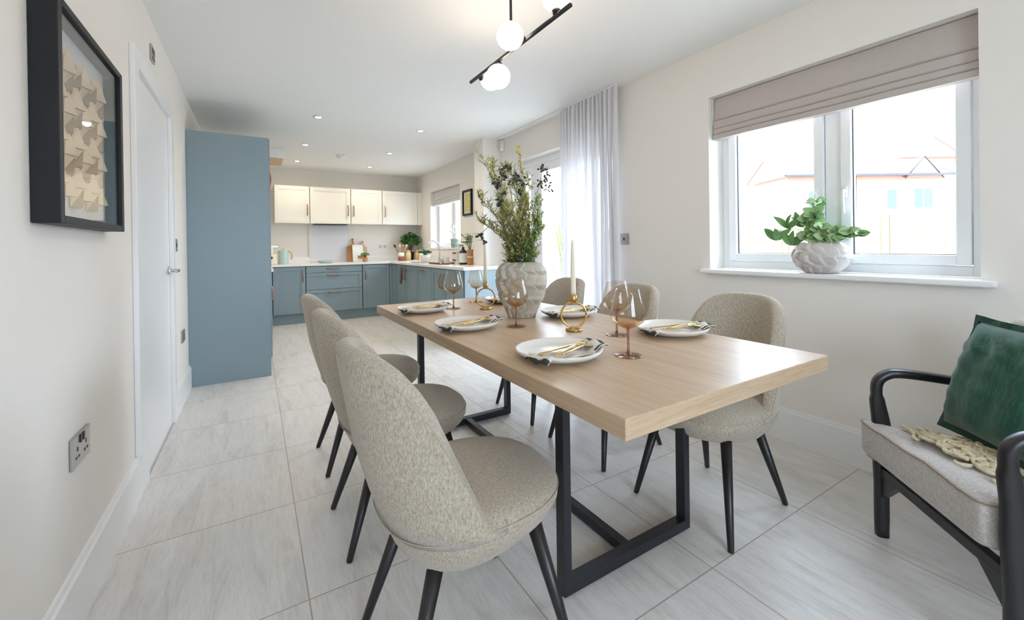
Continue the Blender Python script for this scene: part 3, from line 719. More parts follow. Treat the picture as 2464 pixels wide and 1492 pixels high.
# ---------------------------------------------------------------- sill pot with plant
pt = thing('plant_pot', 'round white ribbed pot on the dining window sill', 'pot', (2.572, 1.058, W1[2] + .0006))
bm = B(); ribbed(bm, [(.060, 0), (.078, .010), (.103, .035), (.119, .065), (.124, .088), (.121, .112), (.109, .138), (.092, .158), (.080, .164), (.075, .160), (.072, .148)], 264, 12, .16, .10, 95)
obj('pot_body', bm, M['potw'], pt, True)
bm = B(); lathe(bm, [(.074, .146), (.03, .150), (.01, .151)], 24); obj('soil', bm, M['soil'], pt)
random.seed(5)
pl = thing('potted_plant', 'leafy green plant growing in the white ribbed sill pot', 'plant', (2.572, 1.058, W1[2] + .15))
lv = B(); st = B()
def rosette(c, ax, n, L, W, mi=0):
    for k in range(n):
        a = 2 * PI * k / n + rnd(-.3, .3); d = Vector((cos(a) * .9, sin(a) * .9, .25)) + Vector(ax) * .6
        leaf(lv, c, d + Vector((0, 0, rnd(.1, .9))), (rnd(-1.2, -.2), rnd(-.6, .3), rnd(.1, .9)), L * rnd(.8, 1.1), W * rnd(.85, 1.1), rnd(.1, .4), mi, 6)
for (dx, dy, dz, kind) in [(-.015, .155, .095, 0), (-.035, .20, .03, 0), (.0, .09, .10, 0), (-.02, .03, .17, 1), (.0, .02, .235, 1), (-.01, .07, .14, 1), (-.02, -.02, .09, 1), (-.02, -.08, .07, 1), (-.03, -.14, .065, 1),
                           (-.02, -.19, .045, 1), (-.05, .05, .045, 1), (-.05, -.04, .04, 1), (.03, -.05, .07, 1), (-.04, .12, .0, 0), (-.055, 0, .02, 1), (-.04, -.10, .02, 1)]:
    tip = Vector((dx, dy, dz)); b = Vector((rnd(-.03, .03), rnd(-.03, .03), -.005)); P = smoothpath([b, (b + tip) / 2 + Vector((0, 0, .03)), tip], 6)
    tube(st, P, .0016, 5)
    if kind == 0: rosette(tip, (0, 0, .3), 7, .085, .040)
    else:
        for k, p in enumerate(P[4:]):
            for s in (0, 1):
                a = k * 1.9 + s * PI + rnd(-.4, .4); d = Vector((cos(a), sin(a), rnd(.0, .6)))
                leaf(lv, p, d, (rnd(-1.2, -.2), rnd(-.7, .3), rnd(0, .9)), rnd(.042, .056), rnd(.038, .050), rnd(0, .3), 1 if (k + s) % 3 else 0, 5)
obj('stems', st, M['stem'], pl, True); obj('foliage', lv, [M['leafmid'], M['leafpale']], pl)

# ---------------------------------------------------------------- pendant lamp
LX, LZ, LY = 1.053, 2.05, 1.707
lp = thing('pendant_light', 'slim black bar pendant with four glowing opal globes above the table', 'lamp', (LX, LY, H))
bm = B(); tube(bm, [(0, 1.267 - LY, LZ - H), (0, 2.147 - LY, LZ - H)], .0095, 14); obj('bar', bm, M['blackmetal'], lp, True)
bm = B(); tube(bm, [(0, 0, LZ - H), (0, 0, -.02)], .0065, 12); obj('drop_rod', bm, M['blackmetal'], lp, True)
bm = B(); lathe(bm, [(.02, -.03), (.055, -.026), (.06, -.02), (.06, -.0005)], 32); obj('ceiling_rose', bm, M['blackmetal'], lp, True)
for (y, dx, dz) in ((1.355, 0, 1), (1.59, -1, 0), (1.835, 0, -1), (2.052, 1, 0)):
    c = Vector((dx * .078, y - LY, LZ - H + dz * .078)); b = Vector((0, y - LY, LZ - H)); d = (c - b).normalized()
    bm = B(); tube(bm, [b + d * .006, b + d * .012, b + d * .024], [.012, .020, .022], 18); g = obj('globe_cap', bm, M['blackmetal'], lp, True)
    bm = B(); sphere(bm, tuple(c), .060, 0, 32, 18); o = obj('glass_globe', bm, M['globe'], lp, True)

# ---------------------------------------------------------------- ceiling fittings
dl0 = None
for i, (x, y, lb) in enumerate([(.54, 4.46, 'nearest ceiling downlight on the left row'), (1.565, 4.46, 'nearest ceiling downlight on the right row'), (.54, 5.71, 'middle ceiling downlight of the left row'),
                                (1.565, 5.71, 'middle ceiling downlight of the right row'), (.535, 6.82, 'farthest ceiling downlight of the left row'), (1.56, 6.82, 'farthest ceiling downlight of the right row')]):
    if dl0 is None:
        dl0 = t = thing('ceiling_downlight', lb, 'downlight', (x, y, H), group='recessed kitchen downlights')
        bm = B(); lathe(bm, [(.045, -.0008), (.044, -.005), (.031, -.006), (.030, -.0008)], 32, cap0=False, cap1=False); obj('bezel', bm, M['chrome'], t, True)
        bm = B(); lathe(bm, [(.031, -.0015), (.028, -.0035), (.01, -.004)], 28); obj('lit_lamp', bm, M['spot'], t, True)
    else: t = copy_tree(dl0)
    t.location = (x, y, H); t['label'] = lb
    ld = bpy.data.lights.new('downlight_beam', 'SPOT'); ld.energy = 7.5; ld.spot_size = 2.95; ld.spot_blend = .8; ld.color = (1, .86, .66); ld.shadow_soft_size = .03
    lo = bpy.data.objects.new('downlight_beam', ld); COL.objects.link(lo); lo.location = (x, y, H - .012)
t = thing('smoke_alarm', 'round white smoke alarm on the kitchen ceiling', 'smoke alarm', (1.02, 6.15, H))
bm = B(); lathe(bm, [(.062, -.0005), (.062, -.012), (.056, -.02)], 32); obj('mounting_plate', bm, M['plastic'], t, True)
bm = B(); lathe(bm, [(.050, -.02), (.048, -.036), (.030, -.043), (.01, -.044)], 32); obj('sensor_dome', bm, M['plastic'], t, True)
t = thing('motion_sensor', 'small white motion sensor high in the corner by the patio doors', 'sensor', (2.549, 4.345, 2.318))
bm = B(); box(bm, -.04, 0, -.03, .03, -.055, .055, .010, 3); obj('sensor_body', bm, M['plastic'], t)
bm = B(); box(bm, -.046, -.0405, -.018, .018, -.035, .005, .002); obj('sensor_lens', bm, M['label'], t)

# ---------------------------------------------------------------- wall plates
def plate_thing(name, label, cat, wall, y, z, w, hgt, m, marks=(), group=None):
    sx = 1 if wall == 'L' else -1; x = (XL if wall == 'L' else XR)
    t = thing(name, label, cat, (x, y, z), group=group)
    a, b = sorted((sx * .0005, sx * .009)); bm = B(); box(bm, a, b, -w / 2, w / 2, -hgt / 2, hgt / 2, .0018); obj('face_plate', bm, m, t)
    for (nm, dy, dz, ww, hh, mm, d) in marks:
        a, b = sorted((sx * .0092, sx * (.0092 + d))); bm = B(); box(bm, a, b, dy - ww / 2, dy + ww / 2, dz - hh / 2, dz + hh / 2, min(ww, hh, d) * .2, 1); obj(nm, bm, mm, t)
    return t
holes = []
for cy in (-.036, .036):
    holes += [('socket_hole', cy, .006, .007, .013, M['dark'], .0008), ('socket_hole', cy - .011, -.018, .010, .007, M['dark'], .0008), ('socket_hole', cy + .011, -.018, .010, .007, M['dark'], .0008)]
rock = [('rocker_switch', -.012, .030, .013, .024, M['dark'], .003), ('rocker_switch', .012, .030, .013, .024, M['dark'], .003)]
plate_thing('double_socket', 'brushed steel double socket low on the left wall under the picture', 'socket', 'L', 1.81, .519, .150, .092, M['steel'], holes + rock)
plate_thing('light_switch', 'narrow steel light switch beside the door on the left wall', 'switch', 'L', 3.72, 1.16, .085, .088, M['steel'], [('rocker_switch', 0, 0, .016, .030, M['dark'], .003)])
plate_thing('wall_socket', 'dark steel socket low on the left wall next to the blue tall unit', 'socket', 'L', 3.99, .48, .145, .088, M['steel'], holes)
plate_thing('room_thermostat', 'small dark striped panel high above the white door', 'wall panel', 'L', 3.02, 2.21, .09, .085, M['steel'], [('slot', 0, .012, .07, .030, M['dark'], .001), ('slot', 0, -.025, .07, .014, M['dark'], .001)])
plate_thing('dimmer_switch', 'square steel dimmer switch on the right wall beside the curtain', 'switch', 'R', 2.426, 1.167, .086, .086, M['steel'], [('rocker_switch', 0, 0, .038, .038, M['steel'], .003), ('rocker_button', 0, 0, .014, .024, M['dark'], .005)])

# ---------------------------------------------------------------- framed paper art on the left wall
pf = thing('framed_artwork', 'deep black box frame holding gold folded paper relief on the left wall', 'picture', (XL, 1.80, 1.49))
FX = .055; y0, y1, z0, z1 = 1.51 - 1.80, 2.122 - 1.80, 1.195 - 1.49, 1.785 - 1.49
bm = B(); bw = .030
box(bm, .001, FX, y0, y0 + bw, z0, z1, .002, 1); box(bm, .001, FX, y1 - bw, y1, z0, z1, .002, 1); box(bm, .001, FX, y0 + bw, y1 - bw, z0, z0 + bw * .72, .002, 1); box(bm, .001, FX, y0 + bw, y1 - bw, z1 - bw * .72, z1, .002, 1)
obj('frame', bm, M['black'], pf)
bm = B(); box(bm, .001, .008, y0 + bw, y1 - bw, z0 + .0216, z1 - .0216); obj('mount_board', bm, M['mat'], pf)
bm = B(); box(bm, .045, .047, y0 + bw, y1 - bw, z0 + .0216, z1 - .0216); obj('picture_glass', bm, M['picglass'], pf)
bm = B(); yc0, yc1, zc0, zc1 = y0 + .085, y1 - .10, z0 + .060, z1 - .085; nc, nr = 6, 7; cw = (yc1 - yc0) / nc; rh = (zc1 - zc0) / nr
for i in range(nc):
    for j in range(nr):
        a = yc0 + i * cw; b = a + cw * .97; zb = zc0 + (j + (.45 if i % 2 else 0)) * rh * .94; zt = zb + rh * .92
        lean = cw * .28 * (1 if (i + j) % 2 else -1); hi, lo_ = .036, .012
        m1 = (a + b) / 2 + lean; m2 = (a + b) / 2 - lean
        # two planes meeting on a slanted ridge
        A = [(lo_, a, zb), (hi, m1, zb), (lo_ + .004, b, zb), (lo_ + .004, b, zt), (hi - .008, m2, zt), (lo_, a, zt)]
        V = [bm.verts.new(q) for q in A]; W = [bm.verts.new((.0085, q[1], q[2])) for q in A]
        bm.faces.new((V[0], V[1], V[4], V[5])); bm.faces.new((V[1], V[2], V[3], V[4]))
        for k in range(6): bm.faces.new((V[(k + 1) % 6], V[k], W[k], W[(k + 1) % 6]))
obj('paper_relief', bm, M['paperart'], pf)
# small framed print in the kitchen
sp = thing('framed_print', 'small dark framed print on the kitchen wall beside the window', 'picture', (XR, 5.335, 1.738))
bm = B(); frame_rect(bm, -.028, -.001, -.145, .145, -.178, .178, .026, .002); obj('frame', bm, M['black'], sp)
bm = B(); box(bm, -.010, -.002, -.119, .119, -.152, .152); obj('mount_board', bm, M['mat'], sp)
bm = B(); box(bm, -.013, -.0102, -.085, .085, -.125, .125); obj('print_sheet', bm, M['poster'], sp)

# ---------------------------------------------------------------- armchair
A0 = Vector((2.025, .640, 0)); lat = Vector((-.70, -.714, 0)).normalized(); fw = Vector((-.714, .70, 0)).normalized()
ang = math.atan2(fw.y, fw.x)      # local +x forward, +y to the chair's left
ac = thing('armchair', 'black framed armchair with pale seat cushion at the right edge', 'armchair', (0, 0, 0), ang)
WID = .545                        # between the two front leg centres
cen = A0 + lat * WID / 2
ac.location = cen
# front leg centres are local x = 0; y = -+WID/2
for s in (1, -1):
    y = s * WID / 2
    bm = B()
    # post: from floor up, widening, curving into the arm
    path = smoothpath([(.0, y, 0), (.0, y, .20), (-.002, y, .40), (.012, y, .52), (.010, y, .582), (-.02, y, .612), (-.07, y, .620), (-.20, y, .606), (-.40, y, .578), (-.62, y, .545)], 5)
    rs = []; k = len(path)
    for i, p in enumerate(path):
        d = (path[min(i + 1, k - 1)] - path[max(i - 1, 0)]).normalized(); u = Vector((0, 1, 0)); w = d.cross(u).normalized()
        f = i / (k - 1); z = p.z
        a = .0185; b = (.0225 + .010 * max(0, 1 - abs(z - .36) / .16)) if (z < .52 and f < .5) else .0165
        if z < .10 and f < .3: b = .0235 - .003 * (1 - z / .1)
        if f > .6: a = .022
        rs.append([tuple(p + u * a * (abs(cos(t)) ** .7) * math.copysign(1, cos(t)) + w * b * (abs(sin(t)) ** .7) * math.copysign(1, sin(t))) for t in [2 * PI * j / 16 + .001 for j in range(16)]])
    rings(bm, rs); obj('arm_and_front_leg', bm, M['blackwood'], ac, True)
    bm = B(); tube(bm, smoothpath([(-.60, y, 0), (-.56, y, .25), (-.58, y, .42), (-.63, y, .56)], 5), .019, 12, flat=1.2); obj('rear_leg', bm, M['blackwood'], ac, True)
    bm = B(); box(bm, -.56, -.018, y - .011, y + .011, .215, .265, .004); obj('side_rail', bm, M['blackwood'], ac)
bm = B(); box(bm, -.016, .012, -WID / 2 + .012, WID / 2 - .012, .232, .268, .004)
for s in (1, -1):
    t = bmesh.new(); yy = s * (WID / 2 - .014)
    v = [t.verts.new(q) for q in ((-.014, yy, .235), (-.014, yy - s * .09, .235), (-.014, yy, .150), (.010, yy, .235), (.010, yy - s * .09, .235), (.010, yy, .150))]
    for f in ((0, 1, 2), (5, 4, 3), (0, 3, 4, 1), (1, 4, 5, 2), (2, 5, 3, 0)): t.faces.new([v[q] for q in f])
    merge(bm, t)
obj('front_rail', bm, M['blackwood'], ac)
bm = B(); box(bm, -.575, -.545, -WID / 2 + .012, WID / 2 - .012, .20, .25, .004); obj('rear_rail', bm, M['blackwood'], ac)
# seat cushion: slopes down to the back
def cushion_box(nm, x0, x1, hy, zf, zr, th, m, parent, pip, crown=.018, ear=None):
    def outline(i_):
        a, b, h = x0 + i_, x1 - i_, hy - i_
        P = [(a, -h), (b, -h), (b, h), (a, h)] if not ear else [(a, -h), (ear[0] + i_, -h), (ear[0] + i_, -ear[1] + i_), (b, -ear[1] + i_), (b, h - .004), (a, h)]
        O = []; n_ = len(P)
        for q in range(n_):
            p0, p1, p2 = Vector(P[q - 1]), Vector(P[q]), Vector(P[(q + 1) % n_]); rr = min(.028, (p0 - p1).length * .45, (p2 - p1).length * .45)
            s0 = p1 + (p0 - p1).normalized() * rr; s1 = p1 + (p2 - p1).normalized() * rr
            for k in range(5): t_ = k / 4; O.append(s0 * (1 - t_) ** 2 + p1 * 2 * t_ * (1 - t_) + s1 * t_ * t_)
            for k in range(1, 8): O.append(s1.lerp(p2 + (p1 - p2).normalized() * rr, k / 8))
        return O
    def zat(px, py, dz): return zr + (zf - zr) * (px - x0) / (x1 - x0) + dz + (.004 * sin(px * 19 + py * 13) + .003 * sin(py * 31) if dz > -.02 else 0)
    bm = B(); rs = []
    for (dz, ins) in [(-th, .020), (-th + .008, .006), (-th + .02, 0), (-.012, 0), (0, .002), (.005, .010)]:
        rs.append([(p.x, p.y, zat(p.x, p.y, dz)) for p in outline(ins)])
    cx = (x0 + x1) / 2 - .01
    for (k_, dz) in ((.93, .010), (.80, .0145), (.6, crown), (.35, crown + .002), (.12, crown + .003)):
        rs.append([(cx + (p.x - cx) * k_, p.y * k_, zat(cx + (p.x - cx) * k_, p.y * k_, dz)) for p in outline(.010)])
    rings(bm, rs); o = obj(nm, bm, m, parent, True)
    bm = B(); O = outline(-.001); O.append(O[0]); tube(bm, [(p.x, p.y, zat(p.x, p.y, -.001)) for p in O], .0024, 6); obj('piping', bm, M['seam'], o, True)
    return o
cushion_box('seat_cushion', -.47, .052, WID / 2 - .022, .425, .375, .125, M['cushion'], ac, 1, ear=(.026, WID / 2 + .030))
bk = cushion_box('back_cushion', -.26, .26, WID / 2 - .03, .0, .0, .11, M['cushion'], ac, 1)
bk.rotation_euler = (0, -PI / 2 + .30, 0); bk.location = (-.54, 0, .62)
# pillow leaning in the chair
def pillow(sz, th, m, trim):
    t = thing('green_cushion', 'deep green square cushion with flanged edge on the armchair', 'cushion')
    n = 26; bm = B(); F = []
    for s in (1, -1):
        g = []
        for i in range(n + 1):
            r = []
            for j in range(n + 1):
                u = i / n * 2 - 1; v = j / n * 2 - 1
                h = th * (max(0, (1 - u ** 4)) * max(0, (1 - v ** 4))) ** .62 * (1 - .12 * (u * u + v * v))
                pin = 1 - .045 * (1 - abs(u) ** 3) * abs(v) - 0
                pin2 = 1 - .045 * (1 - abs(v) ** 3) * abs(u)
                wr = .005 * sin(u * 6 + v * 9) * sin(v * 11 - u * 4) + (.007 * sin((u + v) * 13) if (v > .45) else 0)
                r.append(bm.verts.new((u * sz / 2 * pin2, s * (h / 2 + max(-h / 3, wr * (1 - max(abs(u), abs(v)) ** 6))), v * sz / 2 * pin)))
            g.append(r)
        for i in range(n):
            for j in range(n):
                f = bm.faces.new((g[i][j], g[i + 1][j], g[i + 1][j + 1], g[i][j + 1])); f.smooth = True
        F.append(g)
    bmesh.ops.remove_doubles(bm, verts=bm.verts, dist=.0006)
    o = obj('cushion_body', bm, m, t, True)
    bm = B(); R = []
    edge = [(-1 + 2 * k / n, -1) for k in range(n)] + [(1, -1 + 2 * k / n) for k in range(n)] + [(1 - 2 * k / n, 1) for k in range(n)] + [(-1, 1 - 2 * k / n) for k in range(n)]
    a, b, c, d = [], [], [], []
    for (u, v) in edge:
        pin = 1 - .045 * (1 - abs(u) ** 3) * abs(v); pin2 = 1 - .045 * (1 - abs(v) ** 3) * abs(u)
        x, z = u * sz / 2 * pin2, v * sz / 2 * pin; L = max(abs(u), abs(v)); k = .019
        ox = k * (u if abs(u) > .999 else 0); oz = k * (v if abs(v) > .999 else 0); w = .003 * sin(u * 14 + v * 11)
        a.append(bm.verts.new((x * .985, .004, z * .985))); b.append(bm.verts.new((x + ox, .0022 + w, z + oz)))
        c.append(bm.verts.new((x + ox, -.0022 + w, z + oz))); d.append(bm.verts.new((x * .985, -.004, z * .985)))
    m_ = len(edge)
    for i in range(m_):
        j = (i + 1) % m_
        for p, q in ((a, b), (b, c), (c, d), (d, a)): bm.faces.new((p[i], p[j], q[j], q[i]))
    obj('flange', bm, trim, t)
    return t
pw = pillow(.385, .155, M['green'], M['greentrim'])
pb = Vector((2.115, .505, .437)); pr = lat; up = (-fw * .30 + Vector((0, 0, 1))).normalized(); nrm = up.cross(pr).normalized()
Rm = Matrix((pr, -nrm, up)).transposed() if pr.cross(-nrm).dot(up) > 0 else Matrix((pr, nrm, up)).transposed()
pw.matrix_world = Matrix.Translation(pb + pr * .205 + up * .222) @ Rm.to_4x4()
# knitted throw: a tangle of thick yarn on the seat
random.seed(21)
th_ = thing('knitted_throw', 'small cream chunky knitted throw crumpled on the armchair seat', 'throw', (cen.x, cen.y, 0), ang)
def seatz(x, y): return .372 + (.425 - .372) * (x + .50) / .545 + .0205
for k in range(52):
    bm = B(); cx_, cy_ = -.145 + rnd(-.07, .08), -.03 + rnd(-.11, .12); a = rnd(0, PI); L = rnd(.05, .10); P = []
    for i in range(13):
        s = i / 12 - .5; x = cx_ + cos(a) * L * s + .030 * sin(s * 11 + k); y = cy_ + sin(a) * L * s + .030 * cos(s * 10 + k)
        lay = max(0, .03 * (1 - ((x + .145) ** 2 + (y + .03) ** 2) / .02)); P.append((x, y, seatz(x, y) + .006 + lay * rnd(.3, 1) + .004 * sin(s * 9 + k)))
    P = smoothpath(P, 3)
    tube(bm, P, [.0056 + .0014 * sin(i * 1.6) for i in range(len(P))], 8); obj('yarn_loop', bm, M['rope'], th_, True)
for k in range(9):
    bm = B(); x0_ = -.14 + k * .012; y0_ = -.19 + .03 * sin(k * 2.2); P = []
    for i in range(8):
        s = i / 7; x = x0_ + s * .035 * sin(k) + .008 * sin(s * 7 + k); y = y0_ + s * (.10 + .04 * sin(k * 1.7)); P.append((x, y, seatz(x, y) + .005 + .003 * sin(s * 8)))
    P = smoothpath(P, 3)
    tube(bm, P, [.0058 + .0012 * sin(i * 1.5) for i in range(len(P))], 8); obj('fringe_strand', bm, M['rope'], th_, True)

# ---------------------------------------------------------------- kitchen
def bow_handle(parent, p, axis, L, nrm_, m=None):
    """curved pull: p centre on the face, axis along, nrm_ outward"""
    p = Vector(p); a = Vector(axis); n_ = Vector(nrm_); bm = B()
    pts = smoothpath([p - a * L / 2, p - a * L * .47 + n_ * .016, p - a * L * .25 + n_ * .030, p + n_ * .034, p + a * L * .25 + n_ * .030, p + a * L * .47 + n_ * .016, p + a * L / 2], 4)
    tube(bm, pts, .0075, 10); return obj('handle', bm, m or M['copper'], parent, True)
def shaker(name, parent, x0, x1, z0, z1, y, m, face='Y', inset=.055, panel=True):
    """door or drawer front with a recessed panel; face 'Y' looks to -Y, face 'X' looks to -X"""
    bm = B(); t = .020
    def bx(a0, a1, b0, b1, d0, d1, bev=.0015):
        if face == 'Y': box(bm, a0, a1, y + d0, y + d1, b0, b1, bev, 1)
        else: box(bm, y + d0, y + d1, a0, a1, b0, b1, bev, 1)
    if panel:
        i = inset
        bx(x0, x0 + i, z0, z1, 0, t); bx(x1 - i, x1, z0, z1, 0, t); bx(x0 + i, x1 - i, z0, z0 + i, 0, t); bx(x0 + i, x1 - i, z1 - i, z1, 0, t)
        bx(x0 + i, x1 - i, z0 + i, z1 - i, .010, t, 0); k = i + .012
        bx(x0 + i, x0 + k, z0 + i, z1 - i, .005, .010, 0); bx(x1 - k, x1 - i, z0 + i, z1 - i, .005, .010, 0); bx(x0 + k, x1 - k, z0 + i, z0 + k, .005, .010, 0); bx(x0 + k, x1 - k, z1 - k, z1 - i, .005, .010, 0)
    else: bx(x0, x1, z0, z1, 0, t)
    return obj(name, bm, m, parent)
FY = 7.04; CT = .865
def base_unit(name, label, x0, x1):
    t = thing(name, label, 'cabinet', ((x0 + x1) / 2, FY, 0), group='blue base cabinets'); return t
def loc_child(o, parent):
    o.matrix_parent_inverse = Matrix.Translation(-Vector(parent.location)); return o
def cab(label, x0, x1, fronts, face='Y', cat='cabinet', z0=.15, z1=CT - .0015, depth=.50, m=None, name='base_cabinet', group='blue base cabinets', fy=None):
    m = m or M['blue']; fy = FY if fy is None else fy
    base = ((x0 + x1) / 2, fy, 0) if face == 'Y' else (fy, (x0 + x1) / 2, 0)
    t = thing(name, label, cat, base, group=group)
    bm = B()
    if face == 'Y': box(bm, x0 + .001, x1 - .001, fy + .0205, fy + depth, z0, z1)
    else: box(bm, fy + .0205, fy + depth, x0 + .001, x1 - .001, z0, z1)
    loc_child(obj('cabinet_body', bm, m, t), t)
    for (kind, a0, a1, b0, b1, hd) in fronts:
        d = shaker(kind, t, a0, a1, b0, b1, fy, m, face, panel=(b1 - b0) > .15, inset=.055 if kind == 'door' else .045); loc_child(d, t)
        if hd:
            (ha, hb, vert) = hd; L = .165
            if face == 'Y': h = bow_handle(d, (ha, fy - .001, hb), (0, 0, 1) if vert else (1, 0, 0), L, (0, -1, 0))
            else: h = bow_handle(d, (fy - .001, ha, hb), (0, 0, 1) if vert else (0, 1, 0), L, (-1, 0, 0))
            h.matrix_parent_inverse = Matrix.Translation(-Vector(t.location))
            h.matrix_parent_inverse = Matrix.Identity(4)
    return t
def bplinth(t, x0, x1, face='Y', fy=None):
    pass
cab('blue shaker base cabinet with one door, left of the drawers', .212, .645, [('door', .215, .641, .158, .858, (.606, .715, True))])
cab('wide blue base cabinet with three copper handled drawers', .650, 1.468, [('drawer', .655, 1.463, .758, .858, (1.03, .818, False)), ('drawer', .655, 1.463, .500, .752, (1.03, .715, False)), ('drawer', .655, 1.463, .158, .494, (1.04, .448, False))])
cab('blue shaker base cabinet with one door, right of the drawers', 1.473, 1.905, [('door', 1.478, 1.90, .158, .858, (1.515, .715, True))])
FX2 = 1.945
bm = B(); box(bm, 1.9065, 1.9445, 7.041, 7.10, .15, CT - .0015); o = obj('cabinet_corner_post', bm, M['blue']); tag(o, 'blue post filling the inner corner of the base cabinets', 'filler panel')
cab('blue corner filler cabinet where the two counter runs meet', 6.78, 7.038, [('door', 6.83, 7.036, .158, .858, None)], 'X', fy=FX2)
cab('blue corner door cabinet in the window run', 6.33, 6.775, [('door', 6.334, 6.771, .158, .858, (6.375, .72, True))], 'X', fy=FX2)
cab('blue sink cabinet with a tea towel over it', 5.805, 6.325, [('door', 5.809, 6.321, .158, .858, (6.27, .72, True))], 'X', fy=FX2)
cab('blue integrated appliance cabinet with one horizontal copper handle', 5.205, 5.80, [('door', 5.209, 5.796, .158, .858, (5.58, .815, False))], 'X', fy=FX2)
cab('blue base cabinet with a pair of doors at the counter end', 4.215, 5.20, [('door', 4.82, 5.196, .158, .858, (4.865, .70, True)), ('door', 4.222, 4.815, .158, .858, (4.775, .70, True))], 'X', fy=FX2, depth=.345)
bm = B(); box(bm, .20, 2.03, 7.105, 7.12, 0, .149); o = obj('cabinet_plinth', bm, M['blue']); tag(o, 'blue kickboard under the back wall cabinets', 'plinth')
bm = B(); box(bm, 2.02, 2.035, 4.22, 7.10, 0, .149); o = obj('cabinet_plinth', bm, M['blue']); tag(o, 'blue kickboard under the window run cabinets', 'plinth')
bm = B(); box(bm, 1.94, XR - .019, 4.170, 4.190, 0, CT - .002, .001, 1); o = obj('cabinet_end_panel', bm, M['blue']); tag(o, 'plain blue end panel closing the window run, behind the vase', 'panel')
# worktop, one U
bm = B(); pts = [(XL + .001, 5.56), (.178, 5.56), (.178, 7.015), (1.918, 7.015), (1.918, 4.148), (XR - .001, 4.148), (XR - .001, 4.399), (2.299, 4.399), (2.299, 4.631), (XR - .001, 4.631), (XR - .001, YB - .001), (XL + .001, YB - .001)]
lo = [bm.verts.new((x, y, CT)) for x, y in pts]; hi = [bm.verts.new((x, y, .897)) for x, y in pts]
bm.faces.new(hi); bm.faces.new(lo[::-1])
for i in range(len(pts)): j = (i + 1) % len(pts); bm.faces.new((lo[i], lo[j], hi[j], hi[i]))
bmesh.ops.triangulate(bm, faces=[f for f in bm.faces if len(f.verts) > 4])
o = obj('worktop', bm, M['quartz']); tag(o, 'white stone kitchen worktop running around the room', 'worktop')
WT = .8975
# upstand + splashbacks
bm = B(); box(bm, .252, XR - .001, YB - .012, YB - .0005, WT, WT + .10); o = obj('upstand', bm, M['quartz']); tag(o, 'low white upstand along the back wall worktop', 'upstand')
bm = B(); box(bm, XR - .013, XR - .0005, 4.64, YB - .013, WT, WT + .10); o = obj('upstand', bm, M['quartz']); tag(o, 'low white upstand under the kitchen window', 'upstand')
bm = B(); box(bm, .765, 1.355, YB - .022, YB - .0125, WT + .001, 1.5185, .001, 1); o = obj('splashback', bm, M['splash']); tag(o, 'pale lilac grey glass splashback panel under the wall cabinets', 'splashback')
bm = B(); box(bm, .748, .764, YB - .022, YB - .0125, WT + .101, 1.5185); o = obj('splashback_trim', bm, M['wax']); tag(o, 'thin cream edge strip left of the splashback', 'trim strip')
# wall cabinets
WY = 7.24
wl = ['white wall cabinet farthest left, next to the blue tall unit', 'widest white wall cabinet above the splashback', 'white wall cabinet right of the widest one', 'white wall cabinet nearest the kitchen window']
for (x0, x1, hx, lb) in ((.256, .735, .700, wl[0]), (.740, 1.342, 1.300, wl[1]), (1.347, 1.848, 1.388, wl[2]), (1.853, 2.465, 1.893, wl[3])):
    cab(lb, x0, x1, [('door', x0 + .003, x1 - .003, 1.522, 2.094, (hx, 1.735, True))], z0=1.520, z1=2.095, depth=.328, m=M['cream'], name='wall_cabinet', group='white wall cabinets', fy=WY)
bm = B(); box(bm, 2.467, XR - .001, WY + .004, WY + .024, 1.52, 2.095); o = obj('wall_cabinet_filler', bm, M['cream']); tag(o, 'narrow white filler strip between wall cabinets and window wall', 'filler panel')
bm = B(); box(bm, .80, 1.30, WY + .05, WY + .29, 1.508, 1.5195, .002); o = obj('extractor_grille', bm, M['dark']); tag(o, 'dark extractor grille under the widest wall cabinet', 'extractor')
# tall blue unit
tu = thing('tall_cabinet', 'tall blue larder unit with plain end panel next to the door', 'cabinet', (-.16, 4.9, 0))
def tl(o): o.matrix_parent_inverse = Matrix.Translation(-Vector(tu.location)); return o
bm = B(); box(bm, XL + .001, .110, 4.318, 4.338, 0, 2.112, .001, 1); tl(obj('end_panel', bm, M['blue'], tu))
bm = B(); box(bm, XL + .001, .101, 4.339, 5.555, .15, 2.108); tl(obj('cabinet_body', bm, M['blue'], tu))
bm = B(); box(bm, XL + .001, .06, 4.339, 5.555, 0, .149); tl(obj('plinth', bm, M['blue'], tu))
for (a, b) in ((4.342, 4.945), (4.949, 5.552)):
    for (z0_, z1_, hz) in ((.158, 1.08, .68), (1.084, 2.106, 1.83)):
        bm = B(); box(bm, .102, .122, a, b, z0_, z1_, .0015, 1); d = tl(obj('door', bm, M['blue'], tu))
        yy = 4.90 if a < 4.5 else 5.0
        h = bow_handle(d, (.121, yy, hz), (0, 0, 1), .17, (.75, 0, 0))
# left run below the hob
cab2 = thing('base_cabinet', 'blue base cabinet under the hob, behind the tall unit', 'cabinet', (-.1, 6.2, 0), group='blue base cabinets')
bm = B(); box(bm, XL + .001, .140, 5.56, 7.0, .15, CT - .0015); o = obj('cabinet_body', bm, M['blue'], cab2); o.matrix_parent_inverse = Matrix.Translation(-Vector(cab2.location))
bm = B(); box(bm, .1405, .160, 5.565, 6.28, .158, .858, .0015, 1); o = obj('door', bm, M['blue'], cab2); o.matrix_parent_inverse = Matrix.Translation(-Vector(cab2.location))
bm = B(); box(bm, .1405, .160, 6.285, 6.995, .158, .858, .0015, 1); o = obj('door', bm, M['blue'], cab2); o.matrix_parent_inverse = Matrix.Translation(-Vector(cab2.location))
hb = thing('induction_hob', 'black glass hob edge on the left worktop beside the tall unit', 'hob', (-.12, 6.45, WT))
bm = B(); box(bm, -.26, .285, -.40, .40, .0004, .007, .002); obj('glass_top', bm, M['dark'], hb)
